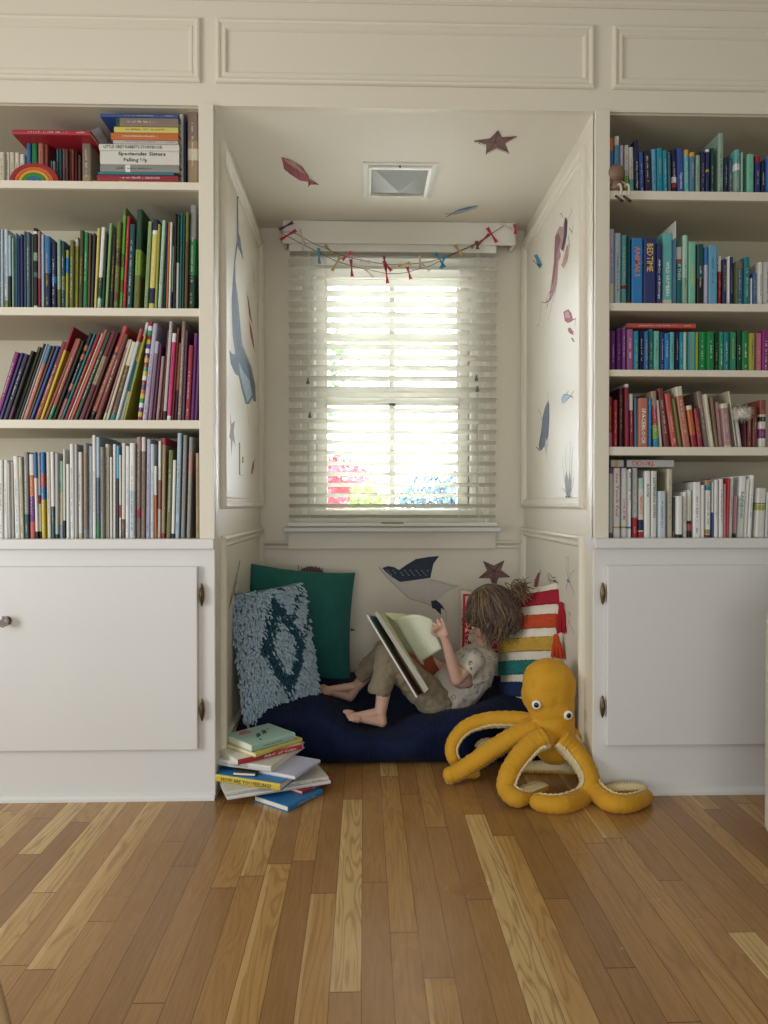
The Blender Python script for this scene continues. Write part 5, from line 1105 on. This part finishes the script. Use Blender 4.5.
for (sx, sy) in ((-1, 1), (-1, -1), (1, -1)):
    fx = ctrx+sx*.26*.99; q = V((fx, -1.1 if sy > 0 else -1.6, 0)); MB().tube([q, q+V((d.x*(1 if sx > 0 else -1), .08*(1 if sy < 0 else -1)*0, 1))*.44], [.013, .017], 12).build('leg', PWD, t, True)
bevel(MB().box((ctrx-.2, -1.62, .43), (ctrx+.2, -1.08, .46)).build('seat', PWD, t), .01, 3)
# ================================================================ CHILD
SKIN = mat('skin', '#C9A08E', .55, noise_s=15, noise_a=.05, **{'Subsurface Weight': .12, 'Subsurface Scale': .01, 'Subsurface Radius': (1, .4, .2)})
P = aty
child = empty('person', (P(440, 715, .48).x, .48, .08), 'small barefoot child in patterned shirt and khaki trousers reading on the navy cushion', 'person')
b = MB()
# legs
nhip, nknee, nank = P(437, 703, .43), P(389, 658, .37), P(380.5, 712, .34)
fhip, fknee, fank = P(441, 700, .53), P(386, 652, .55), P(357, 686, .56)
b.cap(nhip, nknee, .050, .036); b.cap(nknee, nank, .034, .021); b.cap(fhip, fknee, .050, .036); b.cap(fknee, fank, .034, .021)
def foot(ank, heel, ball_, flip, toe_dir, up):
    b.cap(ank, heel, .019, .018); b.cap(heel, ball_, .0165, .0145); b.cap(ank, ball_, .017, .012)
    side = (V(ball_)-V(heel)).normalized().cross(V(up)).normalized()
    mid = V(heel).lerp(V(ball_), .85); b.cap(mid-side*.010, V(ball_)-side*.014, .013, .011); b.cap(mid+side*.008, V(ball_)+side*.013, .012, .010)
    for k in range(5):
        s = (k-2)*.0114*flip; L = (.029, .025, .022, .019, .015)[k]; r = (.0080, .0052, .0050, .0048, .0044)[k]
        a_ = V(ball_)+side*s; b.cap(a_, a_+V(toe_dir)*L*.6+V(up)*.002, r, r*.95); b.cap(a_+V(toe_dir)*L*.6+V(up)*.002, a_+V(toe_dir)*L, r*.95, r*.85)
    return side
nheel, nball = P(382, 722, .335), P(353, 716.5, .315)
foot(nank, nheel, nball, -1, V((-.95, -.05, .14)), V((.1, -.3, .93)))
fheel, fball = P(350, 697, .565), P(325, 690, .545)
foot(fank, fheel, fball, 1, V((-.93, -.05, .12)), V((.15, -.45, .85)))
# torso, neck, head
pel, chs = P(443, 702, .48), P(474, 668, .485)
b.cap(pel, chs, .062, .060)
nsh, fsh = P(473, 661, .415), P(472, 655, .56)
b.cap(nsh, fsh, .032, .032)
hc = P(491, 617, .485)
neck0 = P(480, 650, .49); b.cap(neck0, hc, .029, .034)
fd = V((-.86, .30, -.42)).normalized()      # where the face looks
upv = (V((-.22, .02, 1))-fd*V((-.22, .02, 1)).dot(fd)).normalized(); sd = fd.cross(upv)
HM = Matrix((fd, sd, upv)).transposed()
def hp(x, y, z): return hc+fd*x+sd*y+upv*z   # x forward, y to child's right?, z up
b.ball(hc+upv*.012, (.080, .068, .078), 0, 26, 18, HM)
b.ball(hp(.030, 0, -.028), (.050, .050, .050), 0, 20, 14, HM)       # lower face
b.ball(hp(.045, 0, -.060), (.022, .022, .017), 0, 14, 10, HM)      # chin
for s in (-1, 1): b.ball(hp(.050, s*.028, -.030), (.024, .022, .024), 0, 14, 10, HM)   # cheeks
b.cap(hp(.076, 0, -.004), hp(.088, 0, -.021), .008, .0105)          # nose
b.ball(hp(.072, 0, -.045), (.012, .018, .006), 0, 12, 8, HM); b.ball(hp(.069, 0, -.052), (.011, .015, .006), 0, 12, 8, HM)
for s in (-1, 1): b.ball(hp(-.002, s*.068, -.012), (.014, .007, .020), 0, 12, 8, HM)   # ears
for s in (-1, 1): b.ball(hp(.068, s*.030, .008), (.012, .018, .007), 0, 10, 8, HM)      # brow
# near arm
nel, nwr = P(456.5, 679, .375), P(447, 645, .350)
b.cap(nsh, nel, .030, .0245); b.cap(nel, nwr, .0245, .0165)
palm = P(443.5, 634, .345)
b.cap(nwr, palm, .0155, .015); hb = palm
pu = (palm-nwr).normalized(); pw = V((-.75, .55, .1)).normalized(); pw = (pw-pu*pw.dot(pu)).normalized()
b.cap(palm-pw*.010, palm+pw*.011, .0115, .0115); b.cap(palm-pw*.010+pu*.012, palm+pw*.012+pu*.010, .010, .010)
tips = [(441.5, 619.5, .345), (437.5, 620.5, .335), (433.5, 624, .33), (431.8, 628.5, .33)]
for k, tq in enumerate(tips):
    a_ = palm+pu*.014+pw*(-.012+k*.009); e_ = P(*tq); m_ = a_.lerp(e_, .5)+V((.001, -.007, .004)); r_ = (.0062, .0066, .0064, .0056)[k]
    b.cap(a_, m_, r_*1.05, r_); b.cap(m_, e_, r_, r_*.85)
th0 = palm+pw*.012-pu*.008; th1 = P(435, 634.5, .345); b.cap(th0, th1, .0078, .0068); b.cap(th1, P(431.5, 632, .34), .0068, .0056)
# far arm reaching to the other half of the book
fel, fwr = P(446, 672, .60), P(424, 656, .60)
b.cap(fsh, fel, .030, .0245); b.cap(fel, fwr, .0245, .016); b.cap(fwr, P(417, 655, .60), .015, .014)
for k in range(4): q = P(417, 652+k*2.4, .60+.002*k); b.cap(q, q+V((-.022, .006, .002)), .006, .0056); b.cap(q+V((-.022, .006, .002)), q+V((-.028, -.010, .0)), .0056, .005)
b.cap(P(419, 650, .598), P(414, 647, .585), .0072, .006)
bodyo = blob('body', b, SKIN, child, vox=.0024, smooth=2)
# eyes, mouth
for s in (-1, 1):
    e = hp(.0735, s*.029, -.005); ey = MB().ball(e-fd*.002, .006, 0, 12, 9).build('eye', mat('eye_white', '#E6E6E2', .15), child, True)
    MB().ball(e+fd*.0055+V((0, 0, -.001)), (.0055, .0055, .0055), 0, 10, 8).build('iris', mat('iris_brown', '#3A2616', .15), ey, True)
    MB().tube([hp(.084, s*.018, .001), hp(.086, s*.029, .005), hp(.079, s*.040, .002)], .0022, 6).build('eyelid', SKIN, ey, True)
MB().tube([hp(.078, -.013, -.048), hp(.0835, 0, -.0485), hp(.078, .013, -.048)], [.0015, .0028, .0015], 7).build('lips', mat('lips', '#A65F56', .5), child, True)
# trousers
KH = fabric('khaki_cotton', '#867A66', wr=.25, ws=30)
tb = MB()
tb.cap(nhip, nknee+V((0, 0, .004)), .064, .052); tb.cap(fhip, fknee, .064, .050)
tb.cap(P(444, 700, .48), P(436, 700, .48), .074, .074)
tb.cap(nknee, P(379.5, 690, .345), .050, .040); tb.cap(fknee, P(362, 675, .56), .050, .035)
def fold(c): return .006*noise.noise(V((c.x*26, c.y*14, c.z*26)))+.004*noise.noise(c*60)
tr_ = blob('trousers', tb, KH, child, vox=.0045, smooth=4, disp=fold)
def open_cut(o, p, n, extra=None):
    """trim a garment with a plane so it ends in a clean open edge, then give it thickness"""
    bm = bmesh.new(); bm.from_mesh(o.data)
    sel = [v for v in bm.verts]
    g = [f for f in bm.faces if (f.calc_center_median()-p).dot(n) > 0 and (f.calc_center_median()-p).length < (extra or .12)]
    bmesh.ops.delete(bm, geom=g, context='FACES'); bm.to_mesh(o.data); bm.free()
mwi = lambda o, p: wm(o).inverted() @ p
n1 = (P(380, 696, .345)-nknee).normalized(); open_cut(tr_, mwi(tr_, P(380, 695, .345)), n1, .1)
n2 = (P(358, 681, .56)-fknee).normalized(); open_cut(tr_, mwi(tr_, P(359, 677, .56)), n2, .09)
so = tr_.modifiers.new('thick', 'SOLIDIFY'); so.thickness = .0025; so.offset = -1
# shirt
def shirt_mat():
    m = fabric('patterned_jersey', '#B4ADA2', wr=.2, ws=30); nt = m.node_tree; bs = nt.nodes['Principled BSDF']
    tc = nd(nt, 'ShaderNodeTexCoord'); v = nd(nt, 'ShaderNodeTexVoronoi'); v.inputs['Scale'].default_value = 38; v.inputs['Randomness'].default_value = .7
    n = nd(nt, 'ShaderNodeTexNoise'); n.inputs['Scale'].default_value = 75; n.inputs['Detail'].default_value = 1; nt.links.new(tc.outputs['Object'], n.inputs['Vector'])
    wv = nd(nt, 'ShaderNodeVectorMath', operation='MULTIPLY_ADD'); wv.inputs[1].default_value = (.014, .014, .014); nt.links.new(n.outputs['Color'], wv.inputs[0]); nt.links.new(tc.outputs['Object'], wv.inputs[2]); nt.links.new(wv.outputs[0], v.inputs['Vector'])
    d = v.outputs['Distance']; k = math_(nt, 'MULTIPLY', math_(nt, 'GREATER_THAN', d, .22), math_(nt, 'LESS_THAN', d, .30))
    sel = nd(nt, 'ShaderNodeSeparateColor'); nt.links.new(v.outputs['Color'], sel.inputs[0]); k = math_(nt, 'MULTIPLY', k, math_(nt, 'GREATER_THAN', sel.outputs[0], .4))
    nt.links.new(mixc(nt, math_(nt, 'MULTIPLY', k, .85), lin('#B9B2A6'), lin('#3E3A38')), bs.inputs['Base Color']); return m
SHM = shirt_mat()
shb = MB()
shb.cap(P(445, 701, .48), P(470, 672, .485), .094, .090); shb.cap(P(470, 672, .485), P(479, 661, .485), .090, .070)
shb.cap(nsh, P(466, 671, .395), .042, .038); shb.cap(fsh, P(462, 664, .585), .042, .036); shb.cap(nsh, fsh, .043, .043)
shb.cap(P(478, 658, .49), P(480, 651, .49), .046, .038)
shirt = blob('shirt', shb, SHM, child, vox=.0045, smooth=4, disp=lambda c: .004*noise.noise(V((c.x*20, c.y*20, c.z*34)))+.0025*noise.noise(c*55))
ns_ = (nel-nsh).normalized(); open_cut(shirt, mwi(shirt, P(464.5, 672.5, .392)), ns_, .06)
so = shirt.modifiers.new('thick', 'SOLIDIFY'); so.thickness = .002; so.offset = -1
MB().tube([P(437, 706, .395), P(438.5, 712, .40), P(441, 718, .42)], [.012, .014, .01], 10, flat=.5).build('waistband', mat('faded_denim', '#4F6074', .85, bump=.2), child, True)
# hair
HR = [mat('hair_brown', '#5E4838', .42, noise_s=60, noise_a=.25, **{'Sheen Weight': .2}), mat('hair_light', '#86694A', .45, noise_s=60, noise_a=.2), mat('hair_dark', '#3C2D24', .45, noise_s=60, noise_a=.2)]
hbm = MB()
hbm.ball(hp(-.014, 0, .018), (.086, .084, .088), 0, 26, 18, HM); hbm.ball(hp(-.045, 0, -.025), (.060, .074, .062), 0, 20, 14, HM)
hbm.ball(hp(-.01, -.050 if (sd.y > 0) else .050, -.01), (.045, .034, .055), 0, 16, 12, HM)
near = -1 if sd.y > 0 else 1
hcap = blob('hair', hbm, HR[0], child, vox=.005, smooth=3, disp=lambda c: .004*noise.noise(V((c.x*50, c.y*20, c.z*16))))
rr = random.Random(5); st = MB(); crown = hp(-.025, 0, .098)
for i in range(900):
    # directions fan out from the crown; strands hug the head then hang and curl
    a = rr.uniform(0, 2*math.pi)
    fwd, sid = math.cos(a), math.sin(a)
    if fwd > .80 and rr.random() < .7: continue
    front = max(0, fwd)
    end = math.radians(rr.uniform(95, 128)) if front < .35 else math.radians(rr.uniform(58, 95))
    pts = []; ph = rr.uniform(0, 6.28); R_ = .0885+rr.uniform(0, .013)
    n = 9; tw = rr.uniform(-.25, .25)
    for k in range(n):
        s = k/(n-1); th = .05+end*s; aa = a+tw*s*s+.10*math.sin(ph+s*5)
        r_ = R_*(1+.02*math.sin(ph+s*7))
        pts.append(hp(-.014+math.sin(th)*math.cos(aa)*r_*.98, math.sin(th)*math.sin(aa)*r_*.97, .016+math.cos(th)*r_))
    last = pts[-1]; out = (pts[-1]-hc).normalized(); L = rr.uniform(.03, .07)*(1 if front < .35 else .3)
    dirn = V((rr.uniform(-.3, .3), rr.uniform(-.2, .2), -1)); cu = rr.uniform(-1, 1)
    for k in range(1, 5): pts.append(last+dirn*(L*k/4)+V((cu*.016*math.sin(k*.9), near*0, 0))+out*(.007*math.sin(k*1.2)))
    w = rr.uniform(.0009, .0021); rad = [w*.7]+[w]*(len(pts)-3)+[w*.6, w*.15]
    ra = rr.random(); st.tube(pts, rad, 5, 1 if ra < .20 else (2 if ra < .45 else 0))
for i in range(150):    # light tuft standing off the back of the head
    a0 = P(514+rr.uniform(-4, 4), 600+rr.uniform(-6, 8), .48+rr.uniform(-.03, .03)); a2 = P(519+rr.gauss(0, 4), 588+rr.gauss(0, 3), .45+rr.uniform(-.05, .03)); a3 = P(522+rr.gauss(0, 6), 593+rr.gauss(0, 7), .44+rr.uniform(-.04, .04))
    st.tube(catmull([a0, a2, a3], 5), [.0016]*10+[.0005], 5, 1 if rr.random() < .5 else 0)
me = mesh('strands', st.v, st.f, st.m); sto = link('strands', me, HR, hcap, True)
# ---------------------------------------------------------------- open picture book
obr = empty('open_book', (P(424, 694, .45).x, .45, P(424, 694, .45).z), 'large open picture book held up in the child\'s hands', 'book')
WB = mat('board_white', '#D9D7CE', .5)
def slab(name, q, th, m, parent=obr, nrm=None):
    q = [V(x) for x in q]; n = (q[1]-q[0]).cross(q[3]-q[0]).normalized()*th if nrm is None else V(nrm)*th
    return MB().add(q+[x+n for x in q], [(3,2,1,0), (4,5,6,7)]+[(i, (i+1) % 4, 4+(i+1) % 4, 4+i) for i in range(4)]).build(name, m, parent)
# slanted direction: bottom (lap) -> top (over the knees)
YN, YS, YF = .27, .43, .60
cb, ct_ = P(417.5, 697, YN), P(367.5, 614.5, YN)                  # near cover fore edge
sb_, st_ = P(427, 693.5, YS), P(381.5, 617, YS)                    # spine
def endp():
    m = bpy.data.materials.new('endpaper_print'); m.use_nodes = True; nt = m.node_tree; bs = nt.nodes['Principled BSDF']; bs.inputs['Roughness'].default_value = .6
    tc = nd(nt, 'ShaderNodeTexCoord'); s = nd(nt, 'ShaderNodeSeparateXYZ'); nt.links.new(tc.outputs['Object'], s.inputs[0])
    f = math_(nt, 'DIVIDE', math_(nt, 'SUBTRACT', s.outputs[2], cb.z), ct_.z-cb.z)
    nt.links.new(ramp(nt, f, [(0, '#5A2018'), (.35, '#3E2A1C'), (.6, '#4A4A24'), (.85, '#3E5A48'), (.97, '#1E6A72')]), bs.inputs['Base Color']); return m
slab('cover', [cb, ct_, st_, sb_], .006, WB)
nq = (ct_-cb).cross(st_-ct_).normalized(); 
if nq.x < 0: nq = -nq
ins = (cb-ct_).normalized()*.006
slab('endpaper', [cb-ins*1.0+nq*.004+(sb_-cb)*.03, ct_+ins+nq*.004+(st_-ct_)*.03, st_+ins+nq*.004, sb_-ins+nq*.004], .0006, endp())
fcb, fct = P(446, 684, YF), P(404, 612+6, YF)
slab('cover', [sb_, st_, fct, fcb], .0035, WB)
# near page block, standing off the cover
pb_, pt_ = P(428.5, 689, YN+.015), P(377, 611, YN+.015); qb_, qt_ = P(424.5, 693, YN+.01), P(374.5, 613.5, YN+.01)
EDG = mat('page_edges', '#BDB9AE', .8)
PG1 = mat('page_print_green', '#C9CFA6', .7, noise_s=9, noise_a=.12); PG2 = mat('page_print_pale', '#D2D6C0', .7, noise_s=14, noise_a=.08); PG3 = None
def rustpage():
    m = bpy.data.materials.new('page_print_rust'); m.use_nodes = True; nt = m.node_tree; bs = nt.nodes['Principled BSDF']; bs.inputs['Roughness'].default_value = .7
    tc = nd(nt, 'ShaderNodeTexCoord'); s = nd(nt, 'ShaderNodeSeparateXYZ'); nt.links.new(tc.outputs['Object'], s.inputs[0])
    n = nd(nt, 'ShaderNodeTexNoise'); n.inputs['Scale'].default_value = 30; nt.links.new(tc.outputs['Object'], n.inputs['Vector'])
    f = math_(nt, 'ADD', math_(nt, 'DIVIDE', math_(nt, 'SUBTRACT', s.outputs[2], cb.z), ct_.z-cb.z), math_(nt, 'MULTIPLY', n.outputs['Fac'], .06))
    nt.links.new(ramp(nt, f, [(0, '#8A3A22'), (.40, '#A04A2A'), (.48, '#B9BCA0'), (1, '#C9CDB0')]), bs.inputs['Base Color']); return m
PG3 = rustpage()
def block(name, a_, b1, b2, a2, c_, d_, m):
    # a_,b1 lower fore edge (bottom, top); a2,b2 upper fore edge; c_,d_ spine line
    vs = [a_, b1, d_, c_, a2, b2, d_+(b2-b1)*.6, c_+(a2-a_)*.6]
    return MB().add(vs, [(3,2,1,0), (4,5,6,7), (0,1,5,4), (1,2,6,5), (2,3,7,6), (3,0,4,7)]).build(name, m, obr)
block('page_block', qb_, qt_, pt_, pb_, sb_+nq*.004, st_+nq*.004, EDG)
tnq = nq*.0012
slab('page', [pb_+tnq, pt_+tnq, st_+nq*.016, sb_+nq*.016], .0005, PG1)
fpb, fpt = fcb+V((.006, -.004, .012)), fct+V((.006, -.004, .012))
block('page_block', fcb+V((0,0,.004)), fct+V((0,0,.004)), fpt, fpb, sb_+nq*.004, st_+nq*.004, EDG)
slab('page', [sb_+nq*.017, st_+nq*.017, fpt+nq*.003, fpb+nq*.003], .0005, PG3)
# lifted page, curved
hinge0, hinge1 = P(419.5, 662, .40), P(395, 621, .40)
g0, g1 = [(395, 621), (419.5, 662.5)], [(433.5, 621), (442, 648.5)]
mb = MB(); nS, nT = 14, 14; vs = []
for i in range(nS+1):
    for j in range(nT+1):
        s, t = i/nS, j/nT
        ax, ay = g0[0][0]+(g0[1][0]-g0[0][0])*t, g0[0][1]+(g0[1][1]-g0[0][1])*t
        bx, by = g1[0][0]+(g1[1][0]-g1[0][0])*t, g1[0][1]+(g1[1][1]-g1[0][1])*t
        x, y = ax+(bx-ax)*s, ay+(by-ay)*s
        y -= 6.5*math.sin(math.pi*s)**.8*(1-t)**1.5; x -= 1.5*math.sin(math.pi*t)*s
        vs.append(P(x, y, .40-.05*math.sin(math.pi/2*s)-.012*math.sin(math.pi*s)*(1-t)))
fs = [(i*(nT+1)+j, (i+1)*(nT+1)+j, (i+1)*(nT+1)+j+1, i*(nT+1)+j+1) for i in range(nS) for j in range(nT)]
mb.add(vs, fs)
o = mb.build('turned_page', PG2, obr, True); so = o.modifiers.new('t', 'SOLIDIFY'); so.thickness = .0006
mb = MB().add([P(419.8, 662.8, .401), P(395, 621, .401), P(383.5, 612.8, .42), P(404, 613.5, .46), P(409, 617, .44), P(424, 665, .43)], [(0, 1, 2, 3, 4, 5)])
so = mb.build('page', PG1, obr).modifiers.new('t', 'SOLIDIFY'); so.thickness = .0006
for o in COL.objects:
    if o.parent is None and 'label' in o and not 4 <= len(o['label'].split()) <= 16: print('LABEL LEN', o.name, o['label'])
# ================================================================ LIGHT
w = bpy.data.worlds.new('world'); sc.world = w; w.use_nodes = True; nt = w.node_tree
bg = nt.nodes['Background']; bg.inputs[0].default_value = (.86, .93, 1, 1); bg.inputs[1].default_value = 17.0
def area(name, loc, rot, sx, sy, power, col=(1, 1, 1)):
    l = bpy.data.lights.new(name, 'AREA'); l.shape = 'RECTANGLE'; l.size = sx; l.size_y = sy; l.energy = power; l.color = col
    o = bpy.data.objects.new(name, l); COL.objects.link(o); o.location = loc; o.rotation_euler = rot; return o
area('room_window_light', (-2.55, -1.9, 1.05), (0, math.radians(-90), 0), 1.3, 1.6, 50, (.93, .97, 1))
area('rear_window_light', (-.2, -4.1, .8), (math.radians(90), 0, 0), 2.4, 1.2, 30, (.95, .98, 1))
vs_ = sc.view_settings; vs_.view_transform = 'Standard'; vs_.look = 'None'; vs_.gamma = 1; vs_.exposure = 0.16; vs_.use_curve_mapping = False
